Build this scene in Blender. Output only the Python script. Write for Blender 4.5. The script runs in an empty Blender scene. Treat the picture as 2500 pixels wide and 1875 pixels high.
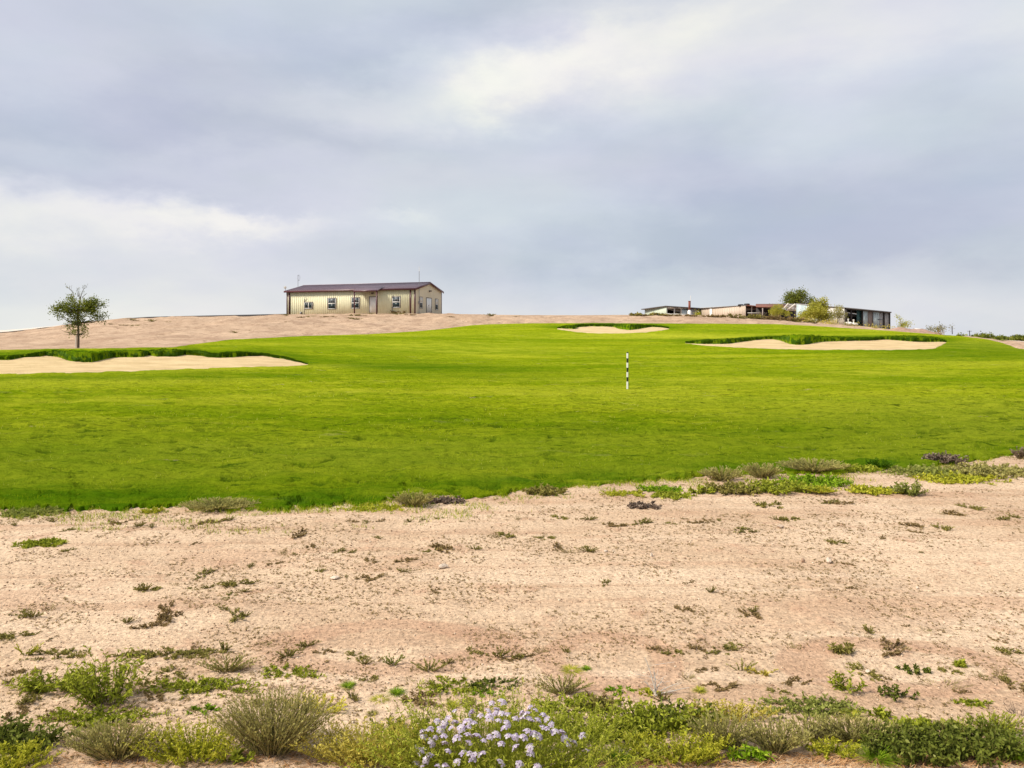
import bpy, math
import numpy as np
S = bpy.context.scene
COL = S.collection
R = math.radians

# ------------------------------------------------------------------ camera, sky, sun, exposure
F = 1820.0; EYE = 1.65; HOR = 822.0; CX = 1250.0      # focal length and horizon in photo pixels
cam = bpy.data.cameras.new('camera'); cam_o = bpy.data.objects.new('camera', cam); COL.objects.link(cam_o)
cam.sensor_fit = 'HORIZONTAL'; cam.sensor_width = 36.0; cam.lens = 36.0 * F / 2500.0
cam.shift_y = -(937.5 - HOR) / 2500.0
cam.clip_start = 0.05; cam.clip_end = 9000
cam_o.location = (0, 0, EYE); cam_o.rotation_euler = (R(90), 0, 0)
S.camera = cam_o
SUN_DIR = np.array([-0.90, -0.28, 0.0]); SUN_DIR /= np.linalg.norm(SUN_DIR); SUN_EL = R(46)
sv = (SUN_DIR[0] * math.cos(SUN_EL), SUN_DIR[1] * math.cos(SUN_EL), math.sin(SUN_EL))
sun = bpy.data.lights.new('sun', 'SUN'); sun.energy = 4.5; sun.angle = R(11); sun.color = (1.0, .92, .79)
sun_o = bpy.data.objects.new('sun', sun); COL.objects.link(sun_o)
from mathutils import Vector
sun_o.rotation_euler = Vector(sv).to_track_quat('Z', 'Y').to_euler()
S.view_settings.view_transform = 'Standard'; S.view_settings.look = 'None'
S.view_settings.exposure = 0.22; S.view_settings.gamma = 1; S.view_settings.use_curve_mapping = False
S.render.engine = 'CYCLES'
S.cycles.max_bounces = 6; S.cycles.transparent_max_bounces = 6

class NT:
    """tiny node-tree helper"""
    def __init__(s, tree): s.t = tree; s.n = tree.nodes; s.l = tree.links
    def node(s, typ, **kw):
        n = s.n.new(typ)
        for k, v in kw.items(): setattr(n, k, v)
        return n
    def put(s, sock, v):
        if v is None: return
        if isinstance(v, bpy.types.NodeSocket): s.l.new(v, sock)
        else:
            if hasattr(sock, 'default_value'):
                if isinstance(v, (tuple, list)) and len(v) == 3 and sock.type == 'RGBA': v = (*v, 1)
                sock.default_value = v
    def math(s, op, a, b=None, c=None, clamp=False):
        n = s.node('ShaderNodeMath', operation=op, use_clamp=clamp)
        s.put(n.inputs[0], a); s.put(n.inputs[1], b)
        if c is not None: s.put(n.inputs[2], c)
        return n.outputs[0]
    def vmath(s, op, a, b=None):
        n = s.node('ShaderNodeVectorMath', operation=op); s.put(n.inputs[0], a); s.put(n.inputs[1], b)
        return n.outputs['Value'] if op in ('DOT_PRODUCT', 'LENGTH') else n.outputs[0]
    def noise(s, vec, scale, detail=4, rough=.55, dist=0.0):
        n = s.node('ShaderNodeTexNoise'); s.put(n.inputs['Vector'], vec)
        n.inputs['Scale'].default_value = scale; n.inputs['Detail'].default_value = detail
        n.inputs['Roughness'].default_value = rough; n.inputs['Distortion'].default_value = dist
        return n.outputs[0]
    def voro(s, vec, scale, out='Distance', feature='F1'):
        n = s.node('ShaderNodeTexVoronoi', feature=feature); s.put(n.inputs['Vector'], vec)
        n.inputs['Scale'].default_value = scale
        return n.outputs[out]
    def mapr(s, v, a, b, c=0., d=1., smooth=False):
        n = s.node('ShaderNodeMapRange'); n.clamp = True
        if smooth: n.interpolation_type = 'SMOOTHSTEP'
        for i, x in enumerate((v, a, b, c, d)): s.put(n.inputs[i], x)
        return n.outputs[0]
    def mix(s, f, a, b, mode='MIX'):
        n = s.node('ShaderNodeMix', data_type='RGBA', blend_type=mode)
        s.put(n.inputs[0], f); s.put(n.inputs[6], a); s.put(n.inputs[7], b)
        return n.outputs[2]
    def mapping(s, vec, scale=(1, 1, 1), rot=(0, 0, 0), loc=(0, 0, 0)):
        n = s.node('ShaderNodeMapping'); s.put(n.inputs[0], vec)
        n.inputs[1].default_value = loc; n.inputs[2].default_value = rot; n.inputs[3].default_value = scale
        return n.outputs[0]
    def bump(s, h, strength=.5, dist=.02, normal=None):
        n = s.node('ShaderNodeBump'); s.put(n.inputs['Height'], h); n.inputs['Strength'].default_value = strength
        n.inputs['Distance'].default_value = dist
        if normal is not None: s.put(n.inputs['Normal'], normal)
        return n.outputs[0]

# --- world: Nishita sky seen through a broken layer of cloud
W = bpy.data.worlds.new('World'); S.world = W; W.use_nodes = True
w = NT(W.node_tree); w.n.clear()
sky = w.node('ShaderNodeTexSky', sky_type='NISHITA'); sky.sun_disc = False
sky.sun_elevation = SUN_EL; sky.sun_rotation = math.atan2(SUN_DIR[0], SUN_DIR[1])
sky.air_density = 1.2; sky.dust_density = 1.5
bg_sky = w.node('ShaderNodeBackground'); w.put(bg_sky.inputs[0], sky.outputs[0]); bg_sky.inputs[1].default_value = .09
gen = w.node('ShaderNodeTexCoord').outputs['Generated']
wx = w.noise(w.mapping(gen, (1.5, 1.5, 3)), 3.2, 6, .6)
wz = w.noise(w.mapping(gen, (1.5, 1.5, 3), loc=(7, 3, 1)), 3.2, 6, .6)
cmb = w.node('ShaderNodeCombineXYZ'); w.put(cmb.inputs[0], w.math('MULTIPLY_ADD', wx, .34, -.17)); w.put(cmb.inputs[2], w.math('MULTIPLY_ADD', wz, .16, -.08))
dv = w.vmath('ADD', gen, cmb.outputs[0])
def blob(c, r, sc, sr, rot=0., power=1.0):
    """soft patch of cloud in the sky, centred in one direction; sizes as tangents of angles"""
    d = np.array([(c - CX) / F, 1.0, (HOR - r) / F]); n = d / np.linalg.norm(d)
    rt = np.cross(n, [0, 0, 1]); rt /= np.linalg.norm(rt); up = np.cross(rt, n)
    a = R(rot); e1 = math.cos(a) * rt + math.sin(a) * up; e2 = -math.sin(a) * rt + math.cos(a) * up
    q = w.vmath('SUBTRACT', dv, tuple(n))
    x = w.vmath('DOT_PRODUCT', q, tuple(e1 * F / sc)); y = w.vmath('DOT_PRODUCT', q, tuple(e2 * F / sr))
    s2 = w.math('ADD', w.math('MULTIPLY', x, x), w.math('MULTIPLY', y, y))
    return w.math('EXPONENT', w.math('MULTIPLY', s2, -.5 * power))
def add(*v):
    o = v[0]
    for k in v[1:]: o = w.math('ADD', o, k)
    return o
def mul(a, k): return w.math('MULTIPLY', a, k)
light = add(mul(blob(1450, 165, 370, 100, 14), .48), mul(blob(1400, 165, 130, 50, 20), .5), mul(blob(1690, 60, 130, 45, 10), .30),
            mul(blob(420, 540, 400, 34, 2), .62), mul(blob(100, 600, 350, 40, 0), .22), mul(blob(560, 540, 110, 22, 0), .35), mul(blob(1000, 520, 60, 12, 0), .25),
            mul(blob(1900, 150, 380, 110, 12), .20), mul(blob(2350, 60, 260, 60, 0), .30), mul(blob(820, 240, 130, 30, 15), .22), mul(blob(1250, 260, 260, 40, 8), .22),
            mul(blob(200, 780, 700, 90, 0), .34), mul(blob(1900, 760, 900, 40, 0), .12))
dark = add(mul(blob(250, 300, 420, 50, 6), .55), mul(blob(1050, 350, 420, 32, 0), .55), mul(blob(250, 465, 420, 22, -2), .45), mul(blob(700, 150, 420, 40, 14), .35),
           mul(blob(1650, 600, 420, 60, 3), .5), mul(blob(2150, 480, 420, 80, 5), .5), mul(blob(1150, 60, 300, 40, 20), .35), mul(blob(2000, 610, 420, 26, 0), .3))
n1 = w.noise(w.mapping(gen, (1, 1, 3.2), rot=(0, R(-6), 0)), 3.0, 8, .52, .25)
n2 = w.noise(w.mapping(gen, (1, 1, 2.4), rot=(0, R(-8), 0), loc=(3, 1, 5)), 7, 6, .55, .2)
el = w.node('ShaderNodeSeparateXYZ'); w.put(el.inputs[0], gen)
tone = add(w.math('MULTIPLY_ADD', n1, .62, -.27), w.math('MULTIPLY_ADD', n2, .34, -.17), mul(light, .70), mul(dark, -.36), w.mapr(el.outputs[2], 0, .09, .22, 0, True))
ramp = w.node('ShaderNodeValToRGB'); w.put(ramp.inputs[0], w.mapr(tone, -.75, .95))
cr = ramp.color_ramp; cr.interpolation = 'B_SPLINE'
def srgb(*c): return tuple([(x / 255 / 12.92 if x / 255 <= .04045 else ((x / 255 + .055) / 1.055) ** 2.4) for x in c] + [1])
for i, (p, c) in enumerate([(0, (166, 175, 194)), (.3, (184, 190, 205)), (.45, (200, 205, 215)), (.62, (214, 217, 224)), (.8, (235, 234, 228)), (1, (253, 251, 236))]):
    e = cr.elements[i] if i < 2 else cr.elements.new(p)
    e.position = p; e.color = srgb(*c)
hue = w.noise(w.mapping(gen, (1, 1, 3), loc=(1, 9, 2)), 2.2, 3)
cloud = w.mix(w.mapr(hue, .42, .6), ramp.outputs[0], (.965, 1.01, 1.0, 1), 'MULTIPLY')
cloud = w.mix(w.mapr(w.noise(w.mapping(gen, (1, 1, 3), loc=(5, 2, 8)), 3.0, 3), .45, .62), cloud, (1.0, .983, 1.03, 1), 'MULTIPLY')
bg_cl = w.node('ShaderNodeBackground'); w.put(bg_cl.inputs[0], cloud); bg_cl.inputs[1].default_value = .945
mixs = w.node('ShaderNodeMixShader'); mixs.inputs[0].default_value = .93
w.l.new(bg_sky.outputs[0], mixs.inputs[1]); w.l.new(bg_cl.outputs[0], mixs.inputs[2])
wo = w.node('ShaderNodeOutputWorld'); w.l.new(mixs.outputs[0], wo.inputs[0])

# ------------------------------------------------------------------ numpy mesh helpers
def hash2(ix, iy, seed):
    h = (ix.astype(np.int64) * 374761393 + iy.astype(np.int64) * 668265263 + seed * 1442695041) & 0xffffffff
    h = ((h ^ (h >> 13)) * 1274126177) & 0xffffffff
    return ((h ^ (h >> 16)) & 0xffff) / 65535.0
def vnoise(x, y, seed=0):
    ix = np.floor(x); iy = np.floor(y); fx = x - ix; fy = y - iy
    fx = fx * fx * (3 - 2 * fx); fy = fy * fy * (3 - 2 * fy)
    a = hash2(ix, iy, seed); b = hash2(ix + 1, iy, seed); c = hash2(ix, iy + 1, seed); d = hash2(ix + 1, iy + 1, seed)
    return (a * (1 - fx) + b * fx) * (1 - fy) + (c * (1 - fx) + d * fx) * fy
def fbm(x, y, seed=0, oct=4):
    s = 0; a = .5; t = 0
    for i in range(oct):
        s = s + a * vnoise(x * 2 ** i, y * 2 ** i, seed + i * 17); t += a; a *= .5
    return s / t - .5
def sstep(a, b, x):
    t = np.clip((x - a) / (b - a), 0, 1); return t * t * (3 - 2 * t)

class MB:
    """collects vertices and faces (tris/quads) with a material index and a random value per piece"""
    def __init__(s): s.V = []; s.F = []; s.n = 0
    def add(s, V, Fc, mi=0, rnd=None):
        V = np.asarray(V, float).reshape(-1, 3); Fc = np.asarray(Fc, np.int64)
        if rnd is None: rnd = np.full(len(V), .5)
        s.V.append((V, np.broadcast_to(rnd, (len(V),)))); s.F.append((Fc + s.n, mi)); s.n += len(V)
    def box(s, x0, x1, y0, y1, z0, z1, mi=0):
        if x0 > x1: x0, x1 = x1, x0
        if y0 > y1: y0, y1 = y1, y0
        if z0 > z1: z0, z1 = z1, z0
        V = [(x, y, z) for z in (z0, z1) for y in (y0, y1) for x in (x0, x1)]
        s.add(V, [(0, 2, 3, 1), (4, 5, 7, 6), (0, 1, 5, 4), (2, 6, 7, 3), (0, 4, 6, 2), (1, 3, 7, 5)], mi)
    def hexa(s, P, mi=0):
        """P: 8 corners, bottom 4 counter-clockwise then top 4"""
        s.add(P, [(0, 3, 2, 1), (4, 5, 6, 7), (0, 1, 5, 4), (1, 2, 6, 5), (2, 3, 7, 6), (3, 0, 4, 7)], mi)
    def tube(s, pts, rad, sides=6, mi=0, cap=True):
        pts = np.asarray(pts, float); k = len(pts); rad = np.broadcast_to(rad, (k,))
        T = np.gradient(pts, axis=0); T /= np.linalg.norm(T, axis=1)[:, None] + 1e-9
        ref = np.array([0, 0, 1.]) if abs(T[0][2]) < .9 else np.array([1., 0, 0])
        A = np.cross(T, ref); A /= np.linalg.norm(A, axis=1)[:, None] + 1e-9; B = np.cross(T, A)
        an = np.arange(sides) / sides * 2 * math.pi
        V = pts[:, None] + rad[:, None, None] * (np.cos(an)[None, :, None] * A[:, None] + np.sin(an)[None, :, None] * B[:, None])
        i = np.arange(k - 1)[:, None] * sides; j = np.arange(sides)[None]; j2 = (j + 1) % sides
        s.add(V, np.stack([i + j, i + j2, i + sides + j2, i + sides + j], -1).reshape(-1, 4), mi)
        if cap:
            for base, o in ((0, -1), (k - 1, 1)):
                ring = V[base]; c = pts[base]
                VV = np.vstack([ring, c]); f = [(a, (a + 1) % sides, sides)[::o] for a in range(sides)]
                s.add(VV, f, mi)
    def ribbons(s, P, Wd, side, mi=0, rnd=None):
        """P [n,k,3] centre lines, Wd [n,k] half widths, side [n,3] or [n,k,3]"""
        n, k, _ = P.shape
        if side.ndim == 2: side = side[:, None, :]
        V = np.stack([P - side * Wd[..., None], P + side * Wd[..., None]], 2)     # n,k,2,3
        b = (np.arange(n) * k * 2)[:, None] + (np.arange(k - 1) * 2)[None]
        Fc = np.stack([b, b + 1, b + 3, b + 2], -1).reshape(-1, 4)
        r = np.random.rand(n) if rnd is None else rnd
        s.add(V, Fc, mi, np.repeat(r, k * 2))
    def build(s, name, mats, parent=None, smooth=False, loc=None):
        me = s.mesh(name, mats, smooth)
        o = bpy.data.objects.new(name, me); COL.objects.link(o)
        if parent is not None: o.parent = parent
        if loc is not None: o.location = loc
        return o
    def mesh(s, name, mats, smooth=False):
        V = np.concatenate([v for v, _ in s.V]); rn = np.concatenate([r for _, r in s.V])
        loops = []; sizes = []; mi = []
        for Fc, m in s.F:
            loops.append(Fc.ravel()); sizes.append(np.full(len(Fc), Fc.shape[1])); mi.append(np.full(len(Fc), m))
        loops = np.concatenate(loops); sizes = np.concatenate(sizes); mi = np.concatenate(mi)
        me = bpy.data.meshes.new(name)
        me.vertices.add(len(V)); me.vertices.foreach_set('co', V.astype(np.float32).ravel())
        me.loops.add(len(loops)); me.loops.foreach_set('vertex_index', loops.astype(np.int32))
        me.polygons.add(len(sizes)); me.polygons.foreach_set('loop_start', np.concatenate([[0], np.cumsum(sizes)[:-1]]).astype(np.int32))
        me.polygons.foreach_set('material_index', mi.astype(np.int32))
        if smooth: me.polygons.foreach_set('use_smooth', np.ones(len(sizes), bool))
        at = me.attributes.new('rnd', 'FLOAT', 'POINT'); at.data.foreach_set('value', rn.astype(np.float32))
        for m in (mats if isinstance(mats, (list, tuple)) else [mats]): me.materials.append(m)
        me.update(calc_edges=True)
        return me
def tag(o, label=None, cat=None, group=None, kind=None):
    if label: o['label'] = label
    if cat: o['category'] = cat
    if group: o['group'] = group
    if kind: o['kind'] = kind
    return o
def empty(name, loc=(0, 0, 0), rz=0.):
    o = bpy.data.objects.new(name, None); COL.objects.link(o); o.empty_display_size = .2
    o.location = loc; o.rotation_euler = (0, 0, rz); return o

# ------------------------------------------------------------------ materials
def new_mat(name):
    m = bpy.data.materials.new(name); m.use_nodes = True
    t = NT(m.node_tree); b = t.n['Principled BSDF']
    return m, t, b
def plain(name, col, rough=.6, metal=0., spec=.5, var=.12, scale=3., dirt=None, bump=0., stretch=(1, 1, 1)):
    m, t, b = new_mat(name)
    oc = t.mapping(t.node('ShaderNodeTexCoord').outputs['Object'], stretch)
    n = t.noise(oc, scale, 5, .6); f = t.mapr(n, .3, .7)
    lo = tuple(max(0, c * (1 - var)) for c in col); hi = tuple(min(1, c * (1 + var)) for c in col)
    c = t.mix(f, lo, hi)
    if dirt: c = t.mix(t.mapr(t.noise(oc, scale * 2.3, 6, .7), .52, .68), c, dirt)
    t.put(b.inputs['Base Color'], c); b.inputs['Roughness'].default_value = rough; b.inputs['Metallic'].default_value = metal
    b.inputs['Specular IOR Level'].default_value = spec
    if bump: t.put(b.inputs['Normal'], t.bump(t.noise(oc, scale * 6, 4), bump, .01))
    return m
def leafmat(name, a, b_, c_=None, trans=.33, rough=.65):
    """leaf/stem colour varies from piece to piece between natural hues, part of the light passes through"""
    m, t, b = new_mat(name)
    r = t.node('ShaderNodeAttribute', attribute_name='rnd').outputs['Fac']
    ra = t.node('ShaderNodeValToRGB'); t.put(ra.inputs[0], r); cr = ra.color_ramp
    cr.elements[0].color = (*a, 1); cr.elements[1].color = (*b_, 1)
    if c_: cr.elements[1].position = .75; e = cr.elements.new(1.0); e.color = (*c_, 1)
    col = ra.outputs[0]
    oc = t.node('ShaderNodeTexCoord').outputs['Object']
    col = t.mix(.35, col, t.mix(t.noise(oc, 6., 3), (.55, .6, .55), (1.45, 1.4, 1.3)), 'MULTIPLY')
    t.put(b.inputs['Base Color'], col); b.inputs['Roughness'].default_value = rough; b.inputs['Specular IOR Level'].default_value = .08
    tr = t.node('ShaderNodeBsdfTranslucent'); t.put(tr.inputs[0], col)
    mx = t.node('ShaderNodeMixShader'); mx.inputs[0].default_value = trans
    t.l.new(b.outputs[0], mx.inputs[1]); t.l.new(tr.outputs[0], mx.inputs[2])
    t.l.new(mx.outputs[0], t.n['Material Output'].inputs[0])
    return m

def sand_mat():
    m, t, b = new_mat('desert_sand')
    oc = t.node('ShaderNodeTexCoord').outputs['Object']
    big = t.noise(t.mapping(oc, (.8, 1, 1)), .55, 5, .6, .4)
    mid = t.noise(oc, 3.2, 6, .65)
    fine = t.noise(oc, 42, 4, .7)
    grit = t.voro(oc, 120, 'Color')
    col = t.mix(t.mapr(big, .40, .62), (.53, .375, .245), (.64, .475, .325))
    col = t.mix(t.mapr(mid, .56, .70), col, (.50, .315, .205))
    trk = t.noise(t.mapping(oc, (.22, 3.4, 1), rot=(0, 0, R(-3))), 1., 5, .6, .3)
    col = t.mix(t.mapr(trk, .54, .62, 0, .5), col, (.43, .27, .17))
    col = t.mix(t.mapr(trk, .36, .45, .5, 0), col, (.68, .52, .37))
    ln = t.noise(t.mapping(oc, (2.2, 9, 1)), 1., 7, .8)
    col = t.mix(t.mapr(ln, .56, .66, 0, .55), col, (.34, .20, .12))
    wd = t.noise(t.mapping(oc, (.12, .12, .9), loc=(3, 3, 3)), 1., 7, .75)
    col = t.mix(t.mapr(wd, .52, .62, 0, .5), col, (.44, .28, .18))
    col = t.mix(t.math('MULTIPLY', t.mapr(t.noise(t.mapping(oc, (.35, 1.6, 1), rot=(0, 0, R(4))), 1.1, 4, .6, .6), .56, .64), .5), col, (.48, .30, .19))
    # two curved patches of redder, coarser soil
    for (px, py, rx, ry) in ((.50, 3.80, .36, .36), (1.95, 3.75, .60, .32), (-.65, 4.0, .7, .35)):
        q = t.vmath('MULTIPLY', t.vmath('SUBTRACT', oc, (px, py, 0)), (1 / rx, 1 / ry, 0))
        d = t.math('ADD', t.vmath('LENGTH', q), t.math('MULTIPLY_ADD', mid, .5, -.25))
        ring = t.math('MULTIPLY', t.mapr(d, .55, .66), t.mapr(d, 1.0, 1.07, 1, 0))
        col = t.mix(t.math('MULTIPLY', ring, .55), col, (.44, .26, .165))
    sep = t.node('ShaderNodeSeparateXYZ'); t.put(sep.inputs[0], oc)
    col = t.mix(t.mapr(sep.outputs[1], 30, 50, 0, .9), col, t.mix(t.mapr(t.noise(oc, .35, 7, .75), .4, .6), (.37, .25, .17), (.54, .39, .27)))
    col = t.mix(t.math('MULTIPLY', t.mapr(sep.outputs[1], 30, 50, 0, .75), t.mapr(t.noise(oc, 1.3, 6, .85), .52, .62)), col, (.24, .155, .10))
    g = t.mapr(fine, .36, .64, .62, 1.28)
    col = t.mix(.8, col, t.mix(0.0, g, g), 'MULTIPLY')
    sp = t.mapr(grit, .10, .16, 1, 0)
    col = t.mix(t.math('MULTIPLY', sp, .75), col, (.16, .09, .06))
    sp2 = t.mapr(t.voro(oc, 38, 'Color'), .06, .10, 1, 0)
    col = t.mix(t.math('MULTIPLY', sp2, t.mapr(mid, .45, .6, 0, .6)), col, (.2, .12, .075))
    t.put(b.inputs['Base Color'], col); b.inputs['Roughness'].default_value = .95; b.inputs['Specular IOR Level'].default_value = .1
    h = t.math('ADD', t.math('MULTIPLY', mid, .6), t.math('MULTIPLY', fine, .25))
    h = t.math('ADD', h, t.math('MULTIPLY', t.noise(oc, 12, 5, .7), .5))
    t.put(b.inputs['Normal'], t.bump(h, .85, .045))
    return m
def grass_mat():
    m, t, b = new_mat('fairway_turf')
    oc = t.node('ShaderNodeTexCoord').outputs['Object']
    rough = t.node('ShaderNodeAttribute', attribute_name='rough').outputs['Fac']
    a = t.noise(t.mapping(oc, (.05, .22, 1), rot=(0, 0, R(6))), 1., 5, .6)
    bn = t.noise(t.mapping(oc, (.35, 1.2, 1)), 1., 6, .7)
    c = t.noise(oc, 9, 6, .75)
    col = t.mix(t.mapr(a, .36, .64), (.18, .275, .004), (.33, .39, .008))
    col = t.mix(t.mapr(bn, .42, .62), col, t.mix(.6, col, (.44, .48, .02)))
    col = t.mix(t.math('MULTIPLY', t.mapr(c, .50, .66), .7), col, (.09, .15, .002))
    st = t.noise(t.mapping(oc, (1.3, 6.5, 1), loc=(2, 5, 0)), 1., 6, .75)
    col = t.mix(t.mapr(st, .52, .66, 0, .75), col, (.075, .14, .002))
    st2 = t.noise(t.mapping(oc, (.25, 1.6, 1), rot=(0, 0, R(-5)), loc=(9, 5, 0)), 1., 6, .7)
    col = t.mix(t.mapr(st2, .55, .66, 0, .6), col, (.48, .50, .02))
    straw = t.math('MULTIPLY', t.mapr(t.noise(t.mapping(oc, (.5, 2.2, 1), loc=(4, 4, 0)), 1., 6, .75), .60, .68), .55)
    col = t.mix(straw, col, (.45, .40, .13))
    mac = t.noise(t.mapping(oc, (.028, .07, 1), rot=(0, 0, R(-12)), loc=(1, 7, 0)), 1., 4, .6, .6)  # broad swells of light and shade painted as turf tone
    col = t.mix(t.mapr(mac, .50, .64, 0, .60), col, (.115, .225, .003))
    col = t.mix(t.mapr(mac, .34, .50, .6, 0), col, (.48, .50, .04))
    dg = t.noise(t.mapping(oc, (1.6, 5.5, 1), loc=(6, 1, 3)), 1., 7, .78)
    col = t.mix(t.mapr(dg, .57, .62, 0, .85), col, (.05, .075, .006))  # dark dashes painted for shadowed gaps in the turf
    d2 = t.noise(t.mapping(oc, (4.5, 9, 1), loc=(2, 8, 3)), 1., 6, .8)
    col = t.mix(t.mapr(d2, .54, .64, 0, .7), col, (.085, .125, .003))
    col = t.mix(t.mapr(d2, .34, .44, .5, 0), col, (.50, .52, .03))
    bare = t.noise(t.mapping(oc, (.6, 2.4, 1), loc=(12, 8, 3)), 1., 7, .8)
    col = t.mix(t.mapr(bare, .655, .68, 0, .8), col, (.50, .38, .20))
    gp = t.node('ShaderNodeAttribute', attribute_name='gap').outputs['Fac']
    col = t.mix(t.mapr(gp, -1, 0, .85, 0), col, (.50, .51, .035))
    col = t.mix(t.math('MULTIPLY', gp, .7, clamp=True), col, (.055, .085, .006))  # open gaps: thatch and its shade painted dark
    col = t.mix(t.math('MULTIPLY', rough, .85), col, (.055, .145, .003))  # real rough plus painted ridge shade, both darken the turf colour
    t.put(b.inputs['Base Color'], col); b.inputs['Roughness'].default_value = .9; b.inputs['Specular IOR Level'].default_value = .0
    h = t.math('ADD', t.math('MULTIPLY', c, 1.4), t.math('MULTIPLY', st, -1.6))
    t.put(b.inputs['Normal'], t.bump(h, .9, .10))
    return m
def bunker_mat():
    m, t, b = new_mat('bunker_sand')
    oc = t.node('ShaderNodeTexCoord').outputs['Object']
    a = t.noise(t.mapping(oc, (.5, 1.5, 1)), 1.2, 5, .6); f = t.noise(oc, 14, 4, .7)
    col = t.mix(t.mapr(a, .35, .65), (.56, .41, .215), (.72, .55, .31))
    col = t.mix(t.mapr(f, .6, .75, 0, .5), col, (.42, .29, .16))
    t.put(b.inputs['Base Color'], col); b.inputs['Roughness'].default_value = .95; b.inputs['Specular IOR Level'].default_value = .1
    t.put(b.inputs['Normal'], t.bump(t.math('ADD', f, t.math('ADD', a, t.noise(t.mapping(oc, (.8, 3, 1)), 2., 5, .7))), .8, .10)); return m
M = {}
M['sand'] = sand_mat(); M['grass'] = grass_mat(); M['bunker'] = bunker_mat()
M['turf_blade'] = leafmat('turf_blade', (.12, .22, .002), (.36, .42, .003), (.58, .54, .12), .3)
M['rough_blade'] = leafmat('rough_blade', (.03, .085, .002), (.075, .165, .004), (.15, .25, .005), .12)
M['sage'] = leafmat('sage_leaf', (.19, .18, .05), (.46, .42, .14), (.64, .57, .28))
M['sage_stem'] = leafmat('sage_stem', (.20, .16, .06), (.50, .42, .20), None, .1)
M['green'] = leafmat('green_leaf', (.12, .16, .010), (.40, .43, .045), (.62, .58, .15))
M['darkgreen'] = leafmat('dark_leaf', (.045, .065, .01), (.19, .22, .035), (.44, .44, .15))
M['lime'] = leafmat('yellow_green_leaf', (.22, .26, .015), (.54, .52, .05), (.74, .66, .16))
M['gold'] = leafmat('golden_leaf', (.38, .33, .05), (.66, .56, .12), (.78, .70, .26))
M['brightgrass'] = leafmat('bright_grass', (.11, .22, .008), (.28, .42, .02), (.52, .52, .08))
M['bluegreen'] = leafmat('blue_green_leaf', (.15, .18, .035), (.34, .36, .085), (.50, .50, .18))
M['dry'] = leafmat('dry_twig', (.22, .15, .085), (.46, .34, .19), (.62, .50, .32), .1)
M['purple'] = leafmat('dead_purple_grey', (.09, .06, .045), (.24, .18, .14), (.38, .31, .25), .1)
M['orange'] = leafmat('rusty_dry', (.34, .17, .07), (.58, .33, .16), (.68, .50, .30), .15)
M['yellowflower'] = leafmat('yellow_bloom', (.55, .52, .05), (.72, .66, .08), (.8, .75, .2), .3)
M['petal'] = leafmat('lilac_petal', (.52, .42, .66), (.76, .67, .82), (.90, .85, .88), .3)
M['flower_eye'] = plain('flower_eye', (.22, .10, .25), .7)
M['weed'] = leafmat('weed_leaf', (.12, .11, .025), (.34, .30, .08), (.54, .46, .19))
M['weed_dry'] = leafmat('weed_brown', (.15, .10, .04), (.34, .245, .11), (.50, .38, .19))
M['bark'] = plain('bark', (.11, .08, .055), .9, bump=.6, scale=9)
M['tree_leaf'] = leafmat('tree_leaf', (.06, .09, .010), (.25, .28, .04), (.44, .43, .11))
M['tree_leaf_olive'] = leafmat('tree_leaf_olive', (.20, .20, .02), (.50, .48, .07), (.68, .62, .18))
M['wall_cream'] = plain('cream_metal_wall', (.74, .71, .50), .62, spec=.25, var=.04, scale=.8, stretch=(3, 1, .4), dirt=(.62, .565, .36))
M['wall_cream_shaded'] = plain('cream_metal_wall_shaded', (.66, .59, .44), .62, spec=.25, var=.06, scale=.8, stretch=(3, 1, .4))  # gable copy of the cream wall, its shade put into the colour
M['maroon'] = plain('maroon_trim', (.085, .022, .028), .4, var=.1)
M['roof'] = plain('maroon_metal_roof', (.25, .18, .215), .36, var=.12, scale=1.2, spec=.7, stretch=(3, .5, 1))
M['white'] = plain('white_paint', (.80, .79, .75), .4, var=.04)
M['darktrim'] = plain('dark_trim', (.10, .075, .07), .5)
M['glass'] = plain('window_glass', (.02, .035, .04), .3, spec=.25, var=.3, scale=2)
M['glassup'] = plain('window_glass_upper', (.06, .08, .10), .3, spec=.3, var=.3, scale=2)
M['steel'] = plain('grey_steel', (.28, .28, .30), .5, metal=.5)
M['black'] = plain('black_paint', (.012, .012, .014), .45)
M['dark_brow'] = plain('dark_brow', (.055, .05, .05), .9, bump=.4, scale=6)
M['caliche'] = plain('pale_caliche', (.60, .53, .45), .95, var=.06, scale=.4)
M['stone'] = plain('stone', (.52, .40, .30), .9, var=.2, scale=14, bump=.6)
M['stone_white'] = plain('pale_stone', (.60, .49, .385), .9, var=.12, scale=14, bump=.5)
M['stone_brown'] = plain('brown_stone', (.36, .23, .15), .9, var=.2, scale=14, bump=.6)
M['shed_green'] = plain('pale_green_metal', (.50, .56, .45), .5, var=.06, scale=.6, stretch=(3, 3, .4))
M['shed_tan'] = plain('tan_sheet', (.52, .42, .33), .6, var=.08, scale=.7, stretch=(3, 3, .3))
M['rust'] = plain('rusty_sheet', (.17, .065, .045), .8, var=.3, scale=1.5, dirt=(.30, .13, .08))
M['shed_blue'] = plain('pale_blue_sheet', (.48, .57, .59), .5, var=.12, scale=1.2, dirt=(.28, .30, .29), stretch=(2, 2, .4))
M['shed_white'] = plain('off_white_sheet', (.62, .60, .55), .5, var=.1, scale=1, dirt=(.45, .40, .34), stretch=(2, 2, .4))
M['shed_grey'] = plain('weathered_grey_sheet', (.40, .40, .40), .7, var=.25, scale=2, dirt=(.17, .12, .10), stretch=(3, 3, .3))
M['shed_brown'] = plain('brown_sheet', (.27, .22, .195), .7, var=.25, scale=2, dirt=(.30, .25, .22), stretch=(4, 4, .2))
M['shed_dark'] = plain('dark_timber', (.035, .028, .026), .8)
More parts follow.
